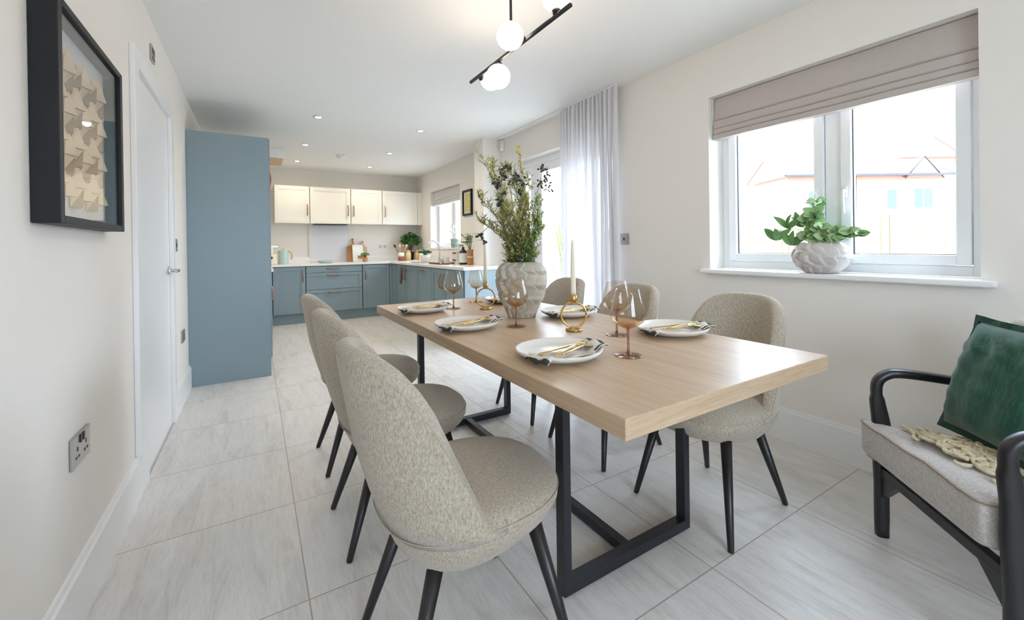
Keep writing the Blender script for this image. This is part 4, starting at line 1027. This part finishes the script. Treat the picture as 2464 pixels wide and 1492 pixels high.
bm = B(); lathe(bm, [(.012, .0072), (.012, .009)], 20, (.2, 0, 0)); obj('touch_control', bm, M['steel'], hb)
ex = thing('extractor_duct', 'white boxed extractor duct under the ceiling above the tall unit', 'extractor', (-.08, 6.35, 2.4))
bm = B(); box(bm, -.394, .415, -.25, .25, -.118, -.0005, .003); obj('duct_box', bm, M['ceil'], ex)
bm = B(); box(bm, -.39, .40, -.245, .245, -.128, -.1185); obj('duct_underside', bm, M['wood_l'], ex)

# ---- things on the worktop
def T(name, label, cat, x, y, z=WT, rz=0, group=None): return thing(name, label, cat, (x, y, z + .0004), rz, group)
k = T('electric_kettle', 'mint green kettle with wooden handle at the left of the worktop', 'kettle', .362, 7.22)
bm = B(); lathe(bm, [(.066, 0), (.068, .004), (.066, .03), (.061, .20), (.056, .212), (.03, .22), (.012, .222)], 36); obj('kettle_body', bm, M['mint'], k, True)
bm = B(); tube(bm, smoothpath([(.055, 0, .185), (.09, 0, .188), (.112, 0, .16), (.116, 0, .11), (.108, 0, .07)], 5), .010, 10); obj('handle', bm, M['wood_l'], k, True)
bm = B(); lathe(bm, [(.010, .222), (.012, .232), (.006, .238)], 16); obj('lid_knob', bm, M['wood_l'], k, True)
bm = B(); tube(bm, [(-.055, 0, .17), (-.075, 0, .195)], [.014, .008], 10); obj('spout', bm, M['mint'], k, True)
k = T('coffee_machine', 'cream coffee machine half hidden behind the tall blue unit', 'coffee machine', .20, 7.28)
bm = B(); box(bm, -.10, .075, -.11, .11, 0, .16, .015); box(bm, -.10, .03, -.11, .11, .16, .27, .015); obj('machine_body', bm, M['wax'], k)
bm = B(); box(bm, -.10, .105, -.06, .06, .245, .285, .008); obj('brew_head', bm, M['steel'], k)
bm = B(); t = bmesh.new(); lathe(t, [(.022, 0), (.022, .02)], 16); merge(bm, t, 0, Matrix.Translation((.0, -.111, .10)) @ Matrix.Rotation(PI / 2, 4, 'X')); obj('control_dial', bm, M['dark'], k)
k = T('frying_pan', 'pale green frying pan on the worktop below the splashback', 'pan', .955, 7.22)
bm = B(); lathe(bm, [(.085, 0), (.10, .006), (.118, .035), (.120, .038), (.114, .036), (.095, .010), (.03, .008)], 40); obj('pan_body', bm, M['mint'], k, True)
bm = B(); tube(bm, smoothpath([(-.115, 0, .03), (-.16, .01, .045), (-.29, .02, .062)], 5), .010, 10, flat=.6); obj('handle', bm, M['wax'], k, True)
def board(name, label, x, y, w, hgt, hh, m, lean, th=.018):
    t = T(name, label, 'chopping board', x, y, group='chopping boards leaning on the back wall')
    bm = B(); prof = []
    r = .02
    for (cx_, cz, a0) in ((w / 2 - r, r, -PI / 2), (w / 2 - r, hgt - r * 1.6, 0)):
        for q in range(6): prof.append((cx_ + r * cos(a0 + q * PI / 10), cz + r * sin(a0 + q * PI / 10)))
    prof += [(.026, hgt + .004), (.017, hgt + .02), (.016, hgt + hh - .03)]
    for q in range(6): prof.append((.021 * cos(q * PI / 10), hgt + hh - .02 + .021 * sin(q * PI / 10)))
    full = prof + [(-a, b) for a, b in prof[::-1]][1:]
    ff = []
    for p in full:
        if not ff or (abs(p[0] - ff[-1][0]) + abs(p[1] - ff[-1][1])) > 1e-4: ff.append(p)
    A = [bm.verts.new((a, 0, b)) for a, b in ff]; Bk = [bm.verts.new((a, th, b)) for a, b in ff]
    bm.faces.new(A); bm.faces.new(Bk[::-1])
    for i in range(len(ff)): j = (i + 1) % len(ff); bm.faces.new((A[i], A[j], Bk[j], Bk[i]))
    o = obj('board_body', bm, m, t)
    bm = B(); lathe(bm, [(.007, 0), (.007, .001)], 12); q = obj('hanging_hole', bm, M['dark'], t); q.rotation_euler = (PI / 2, 0, 0); q.location = (0, -.0005, hgt + hh - .022)
    t.rotation_euler = (-lean, 0, 0); return t
board('chopping_board', 'large brown chopping board, the left one by the splashback', 1.415, 7.43, .185, .29, .115, M['wood_d'], .22)
board('chopping_board', 'smaller pale chopping board, right of the large brown one', 1.575, 7.45, .14, .27, .09, M['wood_l'], .20)
k = T('marble_board', 'grey and white board leaning between the chopping boards', 'board', 1.475, 7.375)
bm = B(); box(bm, -.085, .085, 0, .012, 0, .29, .006); obj('board_body', bm, M['label'], k); k.rotation_euler = (-.16, 0, 0)
k = T('paper_card', 'small white and brown standing card in front of the chopping boards', 'card', 1.50, 7.27)
bm = B(); box(bm, -.055, .055, 0, .004, 0, .17); obj('card_sheet', bm, M['label'], k)
bm = B(); box(bm, -.05, .05, -.0012, -.0002, .055, .105); obj('printed_band', bm, M['wood_d'], k); k.rotation_euler = (-.12, 0, 0)
def potplant(name, label, x, y, z, pr_, ph, pm, lm, n, L, W, hgt, spread, seed, group=None, cat='plant'):
    random.seed(seed); t = thing(name, label, cat, (x, y, z + .0004), group=group)
    bm = B(); lathe(bm, [(pr_ * .78, 0), (pr_ * .82, .004), (pr_, ph), (pr_ * .93, ph), (pr_ * .90, ph - .012), (.01, ph - .012)], 28); obj('pot', bm, pm, t, True)
    st = B(); lv = B()
    for k in range(n):
        a = 2 * PI * k * .618 + rnd(-.2, .2); r = spread * math.sqrt((k + .5) / n); h_ = hgt * (1 - .45 * (r / spread) ** 2) * rnd(.75, 1.05)
        tip = Vector((r * cos(a), r * sin(a), ph + h_)); b = Vector((0, 0, ph - .015)); P = smoothpath([b, (b + tip) / 2 + Vector((0, 0, .02)), tip], 3); tube(st, P, .0018, 4)
        for q in range(4):
            aa = a + q * PI / 2 + rnd(-.4, .4); leaf(lv, tip if q < 3 else P[-2], (cos(aa), sin(aa), rnd(.1, 1.6)), (rnd(-.8, .2), rnd(-1, -.2), rnd(0, .8)), L * rnd(.7, 1.1), W * rnd(.8, 1.1), rnd(0, .5), 0, 4)
    obj('stems', st, M['stem'], t, True); obj('foliage', lv, lm, t)
    return t
potplant('potted_herb', 'small bright green herb in front of the chopping boards', 1.545, 7.19, WT, .042, .075, M['wood_d'], M['leafmid'], 22, .04, .022, .06, .055, 2)
potplant('potted_plant', 'big dark green leafy plant in the corner of the worktop', 2.355, 7.32, WT, .062, .15, M['black'], M['leafdark'], 34, .11, .075, .27, .12, 3)
for i, (x, y, lb) in enumerate(((2.255, 7.13, 'pasta jar left of the black pot in the corner'), (2.435, 7.17, 'pasta jar right of the black pot in the corner'))):
    k = T('storage_jar', lb, 'jar', x, y, group='glass pasta jars')
    bm = B(); lathe(bm, [(.045, 0), (.046, .12), (.035, .145), (.033, .15)], 28); obj('jar_contents', bm, M['pasta'], k, True)
    bm = B(); lathe(bm, [(.0365, .1505), (.038, .152), (.036, .175), (.02, .18)], 28); obj('jar_lid', bm, M['wood_l'], k, True)
k = T('utensil_jar', 'amber and cream jar holding wooden utensils by the corner plant', 'jar', 2.13, 7.13)
bm = B(); lathe(bm, [(.048, 0), (.050, .004), (.050, .075)], 28); obj('amber_lower_half', bm, M['amberfill'], k, True)
bm = B(); lathe(bm, [(.050, .0752), (.050, .14), (.045, .142), (.043, .08)], 28, cap1=True); obj('cream_upper_half', bm, M['wax'], k, True)
for i, (dx, dy, tx, ty, m_, nm) in enumerate(((-.02, 0, -.10, -.01, 'dark', 'black spatula leaning left in the utensil jar'), (0, .01, -.02, .0, 'wood_l', 'tall wooden spoon in the middle of the utensil jar'), (.015, 0, .03, .01, 'wood_d', 'orange wooden spoon in the utensil jar'), (.02, .01, .085, .0, 'wood_l', 'wooden spoon leaning right in the utensil jar'))):
    k = T('spatula' if i == 0 else 'wooden_spoon', nm, 'utensil', 2.13, 7.13)
    bm = B(); p0 = Vector((dx, dy, .09)); p1 = Vector((tx, ty, .235)); tube(bm, [p0, p1], .0045, 8); obj('shaft', bm, M[m_], k, True)
    bm = B(); sphere(bm, (0, 0, 0), .022, 0, 14, 8, 1.35); o = obj('head', bm, M[m_], k, True); o.scale = (1, .35, 1); o.location = p1 + (p1 - p0).normalized() * .022; o.rotation_euler = (0, (tx - dx) * 4, 0)
k = plate = T('tray', 'small white dish on the worktop in front of the pasta jars', 'dish', 2.28, 6.86)
bm = B(); lathe(bm, [(.06, 0), (.085, .012), (.083, .015), (.06, .006), (.02, .005)], 28); obj('dish_body', bm, M['plastic'], k, True)
k = T('soap_bottle', 'slim white soap bottle left of the ribbed white herb pot', 'bottle', 2.36, 6.78)
bm = B(); lathe(bm, [(.028, 0), (.030, .01), (.030, .12), (.012, .14), (.010, .155)], 24); obj('bottle_body', bm, M['plastic'], k, True)
bm = B(); lathe(bm, [(.012, .1555), (.012, .17)], 16); tube(bm, [(0, 0, .17), (0, 0, .185), (-.03, 0, .186)], .004, 8); obj('pump', bm, M['wax'], k, True)
potplant('potted_herb', 'low green herb in a white pot left of the tap', 2.30, 6.42, WT, .085, .105, M['potw'], M['leafdark'], 30, .045, .026, .055, .085, 4)
k = T('kitchen_tap', 'tall chrome swan neck tap in front of the kitchen window', 'tap', 2.37, 5.98)
bm = B(); lathe(bm, [(.026, 0), (.026, .05), (.018, .07)], 24); obj('tap_base', bm, M['chrome'], k, True)
bm = B(); tube(bm, smoothpath([(0, 0, .06), (0, 0, .22), (-.02, .01, .285), (-.09, .03, .315), (-.16, .05, .285), (-.18, .055, .225)], 6), .012, 12); obj('spout', bm, M['chrome'], k, True)
bm = B(); tube(bm, [(0, -.02, .035), (.0, -.06, .06)], .007, 8); obj('lever', bm, M['chrome'], k, True)
k = T('inset_sink', 'steel sink set into the worktop below the tap', 'sink', 2.17, 5.95)
bm = B()
box(bm, -.20, .14, -.26, -.245, .0, .003); box(bm, -.20, .14, .245, .26, .0, .003); box(bm, -.20, -.185, -.245, .245, .0, .003); box(bm, .125, .14, -.245, .245, .0, .003); obj('sink_rim', bm, M['steel'], k)
bm = B(); box(bm, -.185, .125, -.245, .245, .0, .001); obj('sink_basin', bm, M['chrome'], k)
k = thing('sill_pot', 'empty sage green pot standing on the kitchen window sill', 'pot', (2.60, 5.90, W2[2] + .0225))
bm = B(); lathe(bm, [(.062, 0), (.066, .005), (.078, .115), (.080, .135), (.074, .135), (.070, .02)], 28); obj('pot_body', bm, M['greenpotmat'], k, True)
bm = B(); lathe(bm, [(.0805, .112), (.082, .116), (.082, .134), (.0803, .136)], 28, cap0=False, cap1=False); obj('pot_rim', bm, M['greenpotmat'], k, True)
k = T('recipe_box', 'small white box with red pattern by the dark bottle', 'box', 2.30, 5.16)
bm = B(); box(bm, -.05, .05, -.07, .07, 0, .17, .004); obj('box_body', bm, M['label'], k)
bm = B(); box(bm, -.0512, -.0503, -.06, .06, .04, .06); box(bm, -.0512, -.0503, -.06, .06, .13, .155); obj('pattern_band', bm, M['copper'], k)
k = T('apothecary_bottle', 'dark pump bottle with a large white label near the counter end', 'bottle', 2.26, 4.90)
bm = B(); lathe(bm, [(.048, 0), (.05, .004), (.05, .015), (.05, .15), (.045, .17), (.02, .19), (.016, .20)], 32); obj('bottle_body', bm, M['dark'], k, True)
bm = B(); lathe(bm, [(.0506, .025), (.0508, .028), (.0508, .142), (.0506, .145)], 32, cap0=False, cap1=False); obj('label_wrap', bm, M['label'], k, True)
bm = B(); lathe(bm, [(.019, .2005), (.019, .218), (.006, .222), (.005, .245)], 20); tube(bm, [(0, 0, .243), (-.035, -.0, .24)], .0055, 8); obj('pump', bm, M['dark'], k, True)
k = T('wooden_utensil_pot', 'orange wooden vessel beside the dark pump bottle', 'pot', 2.285, 4.745)
bm = B(); lathe(bm, [(.036, 0), (.040, .01), (.036, .15), (.042, .19), (.038, .19), (.032, .15)], 24); obj('vessel_body', bm, M['wood_d'], k, True)
bm = B(); lathe(bm, [(.0405, .085), (.042, .09), (.0415, .105), (.039, .108)], 24, cap0=False, cap1=False); obj('band', bm, M['wood_l'], k, True)
random.seed(8)
k = thing('trailing_herb', 'loose green sprigs standing in the orange wooden vessel', 'plant', (2.285, 4.745, WT + .17))
lv = B(); st = B()
for i in range(9):
    tip = Vector((rnd(-.10, .02), rnd(-.04, .14), rnd(.10, .22))); P = smoothpath([Vector((0, 0, 0)), tip * .5 + Vector((0, 0, .04)), tip], 5); tube(st, P, .002, 5)
    for q, p in enumerate(P[4:]):
        for s in (0, 1):
            a = rnd(0, 6.28); leaf(lv, p, (cos(a), sin(a), .3), (0, 0, 1), rnd(.03, .045), rnd(.024, .032), .2, 0, 4)
for i in range(14): a = rnd(0, 6.28); leaf(lv, (0, 0, .0), (cos(a) * .15, sin(a) * .15, 1), (1, 0, 0), rnd(.16, .24), .012, 0, 0, 4)
obj('stems', st, M['stem'], k, True); obj('foliage', lv, M['leafmid'], k)
k = T('serving_tray', 'dark tray on the worktop right of the tap', 'tray', 2.14, 5.30)
bm = B(); box(bm, -.12, .08, -.20, .20, 0, .012, .004); obj('tray_base', bm, M['amberfill'], k)
bm = B(); box(bm, -.124, -.118, -.20, .20, .0125, .022); box(bm, .078, .084, -.20, .20, .0125, .022); obj('tray_rim', bm, M['dark'], k)
for i, (x, y, lb) in enumerate(((2.12, 5.12, 'white mug on the dark tray, the nearer one'), (2.15, 5.26, 'white mug on the dark tray, the farther one'))):
    k = T('coffee_mug', lb, 'mug', x, y, WT + .0125, group='white mugs on the tray')
    bm = B(); lathe(bm, [(.034, 0), (.038, .004), (.040, .082), (.037, .082), (.034, .01), (.01, .008)], 24); obj('mug_body', bm, M['potw'], k, True)
    bm = B(); tube(bm, smoothpath([(0, -.038, .07), (0, -.062, .06), (0, -.062, .03), (0, -.038, .02)], 4), .005, 8); obj('handle', bm, M['potw'], k, True)
bm = B(); n = 10; rs = []
for zz in range(9):
    z = .855 - zz * .035; rs.append([(1.890 - .014 * sin(q * 1.3 + zz * .2) - .004, 6.30 + .085 * (q / n - .5) * (1.0 - .04 * zz) + .006 * zz, z) for q in range(n + 1)])
rings(bm, rs, close=False); t = B()
o = obj('tea_towel', bm, M['towel']); t.free(); sm = o.modifiers.new('thick', 'SOLIDIFY'); sm.thickness = .004; tag(o, 'dark grey tea towel hanging over the worktop edge', 'towel')
plate_thing_back = thing('wall_socket', 'double socket on the back wall between boards and plant', 'socket', (1.93, YB, 1.15))
bm = B(); box(bm, -.075, .075, -.009, -.0005, -.045, .045, .002); obj('face_plate', bm, M['plastic'], plate_thing_back)
for dx in (-.037, .037):
    bm = B(); box(bm, dx - .026, dx + .026, -.0105, -.0095, -.026, .026); obj('outlet_face', bm, M['steel'], plate_thing_back)

# ---------------------------------------------------------------- outside
bm = B(); box(bm, XR + .3, 70, -30, 60, -.16, -.10); box(bm, -30, XR + .3, -30, YN - .3, -.16, -.10); struct('ground', bm, M['paving'])
def house(label, name, c, ang_, w, d, eave, ridge, wins, gable=None, m=None):
    t = thing(name, label, 'house', (c[0], c[1], -.10), ang_)
    bm = B(); box(bm, -w / 2, w / 2, 0, d, 0, eave); obj('brick_walls', bm, m or M['brick'], t)
    bm = B(); o = .35; v = [bm.verts.new(q) for q in ((-w / 2 - o, -o, eave + .002), (w / 2 + o, -o, eave + .002), (w / 2 + o, d + o, eave + .002), (-w / 2 - o, d + o, eave + .002), (-w / 2 - o, d / 2, ridge), (w / 2 + o, d / 2, ridge))]
    for f in ((0, 1, 5, 4), (2, 3, 4, 5), (0, 4, 3), (1, 2, 5), (0, 3, 2, 1)): bm.faces.new([v[q] for q in f])
    rf_ = obj('roof', bm, M['roof'], t)
    for e_ in (-1, 1):
        bm = B(); ex_ = e_ * (w / 2 + o + .03); tube(bm, [(ex_, -o, eave + .03), (ex_, d / 2, ridge + .03), (ex_, d + o, eave + .03)], .05, 6); obj('verge_board', bm, M['brick'], rf_)
    for (x, z, ww, hh) in wins:
        bm = B(); box(bm, x - ww / 2, x + ww / 2, -.06, .02, z - hh / 2, z + hh / 2)
        f = obj('window', bm, M['upvc'], t); bm = B(); k = 2 if ww > 1 else 1
        for q in range(k): a = x - ww / 2 + .07 + q * (ww - .07) / k; box(bm, a, a + (ww - .07) / k - .07, -.08, -.061, z - hh / 2 + .08, z + hh / 2 - .08)
        obj('pane', bm, M['farpane'], f)
    if gable:
        gx, gw, gz = gable; bm = B()
        v = [bm.verts.new(q) for q in ((gx - gw / 2, -.25, eave - .1), (gx + gw / 2, -.25, eave - .1), (gx, -.25, gz), (gx - gw / 2, 2.2, eave - .1), (gx + gw / 2, 2.2, eave - .1), (gx, 2.2, gz))]
        for f in ((0, 1, 2), (3, 5, 4), (0, 2, 5, 3), (1, 4, 5, 2), (0, 3, 4, 1)): bm.faces.new([v[q] for q in f])
        g_ = obj('small_gable', bm, M['roof'], t)
        bm = B(); tube(bm, [(gx - gw / 2 - .15, -.30, eave - .2), (gx, -.30, gz + .05), (gx + gw / 2 + .15, -.30, eave - .2)], .035, 6); obj('bargeboard', bm, M['dark'], g_)
    bm = B(); box(bm, -w / 2 - .36, w / 2 + .36, -.44, -.352, eave - .05, eave + .07); tube(bm, [(-w / 2 + .1 + w * .42, -.08, 0), (-w / 2 + .1 + w * .42, -.08, eave)], .03, 8); obj('gutter', bm, M['dark'], t, False)
    return t
va = math.atan2(-4.63, 7.6)
house('brick house with small gable seen through the right window pane', 'brick_house', (29.75, 9.98), va, 8.9, 3.2, 4.95, 6.2, [(-2.9, 3.6, .9, 1.2), (1.45, 3.6, .65, 1.25), (3.25, 3.65, 1.15, 1.25), (-2.9, 1.2, 1.2, 1.2), (1.5, 1.2, 1.2, 1.2)], (3.1, 1.9, 5.95))
house('taller house far behind the brick one with pale roof', 'far_house', (50.4, 13.7), va + PI / 2, 8, 4.3, 7.9, 9.5, [])
def fence(label, x, y0, y1, h_, n):
    t = thing('garden_fence', label, 'fence', (x, (y0 + y1) / 2, -.10))
    for k in range(n):
        a = y0 + (y1 - y0) * k / n; b = y0 + (y1 - y0) * (k + 1) / n; mid = (y0 + y1) / 2
        bm = B(); box(bm, -.02, .02, a - mid + .06, b - mid - .06, .02, h_)
        for q in range(9): yy = a - mid + .08 + (b - a - .16) * q / 9; box(bm, -.035, -.0205, yy, yy + (b - a) / 9 * .8, .03, h_ - .02)
        obj('fence_panel', bm, M['fence'], t)
        bm = B(); box(bm, -.05, .05, a - mid - .05, a - mid + .055, 0, h_ + .1); obj('fence_post', bm, M['fence'], t)
fence('timber garden fence seen low through the windows', 10.5, -4, 14, 1.75, 10)
random.seed(31)
gt = thing('garden_shrub', 'thin shrub with yellow leaves outside the patio door', 'shrub', (5.2, 6.5, -.10))
st = B(); lv = B()
for i in range(16):
    tip = Vector((rnd(-.7, .7), rnd(-.7, .7), rnd(1.0, 2.5))); P = smoothpath([Vector((0, 0, 0)), tip * .5 + Vector((0, 0, .2)), tip], 5); tube(st, P, .008, 5)
    for p in P[4:]:
        for s in range(3): a = rnd(0, 6.28); leaf(lv, p + Vector((rnd(-.1, .1), rnd(-.1, .1), rnd(-.1, .1))), (cos(a), sin(a), .2), (0, 0, 1), .09, .05, .2, 0, 3)
obj('branches', st, M['stem'], gt, True); obj('foliage', lv, M['bush'], gt)

# ---------------------------------------------------------------- light
w = bpy.data.worlds.new('sky'); SC.world = w; w.use_nodes = True; nt = w.node_tree; nt.nodes.clear()
bg = nt.nodes.new('ShaderNodeBackground'); ou = nt.nodes.new('ShaderNodeOutputWorld')
bg.inputs[0].default_value = (.75, .865, 1.0, 1); bg.inputs[1].default_value = 5.0
nt.links.new(bg.outputs[0], ou.inputs[0])
def portal(loc, rot, sx, sy):
    l = bpy.data.lights.new('daylight_portal', 'AREA'); l.shape = 'RECTANGLE'; l.size = sx; l.size_y = sy; l.cycles.is_portal = True
    o = bpy.data.objects.new('daylight_portal', l); COL.objects.link(o); o.location = loc; o.rotation_euler = rot
for (a, b, c, d) in (W1, PD, W2): portal((XR + .31, (a + b) / 2, (c + d) / 2), (0, PI / 2, 0), d - c, b - a)
portal(((NW[0] + NW[1]) / 2, YN - .31, (NW[2] + NW[3]) / 2), (PI / 2, 0, 0), NW[1] - NW[0], NW[3] - NW[2])
# ---------------------------------------------------------------- camera
F, yaw, pitch, roll = 1013.04, .54785, -.003349, -.0137216
f = Vector((sin(yaw), cos(yaw), 0)); r = Vector((cos(yaw), -sin(yaw), 0)); u = Vector((0, 0, 1))
f, u = f * cos(pitch) + u * sin(pitch), u * cos(pitch) - f * sin(pitch)
r, u = r * cos(roll) + u * sin(roll), u * cos(roll) - r * sin(roll)
cd = bpy.data.cameras.new('camera'); cam = bpy.data.objects.new('camera', cd); COL.objects.link(cam)
cd.sensor_width = 36; cd.lens = F / 2464 * 36; cd.shift_y = -(746 - 596.2) / 2464; cd.clip_start = .02; cd.clip_end = 300
m = Matrix((r, u, -f)).transposed().to_4x4(); m.translation = (0, 0, 1.12); cam.matrix_world = m
SC.camera = cam
SC.view_settings.view_transform = 'Standard'; SC.view_settings.look = 'None'; SC.view_settings.gamma = 1; SC.view_settings.use_curve_mapping = False
SC.view_settings.exposure = 1.56
try:
    SC.cycles.use_denoising = True; SC.cycles.max_bounces = 12; SC.cycles.diffuse_bounces = 6; SC.cycles.transparent_max_bounces = 16; SC.cycles.sample_clamp_indirect = 6; SC.cycles.caustics_reflective = False; SC.cycles.caustics_refractive = False
except Exception: pass
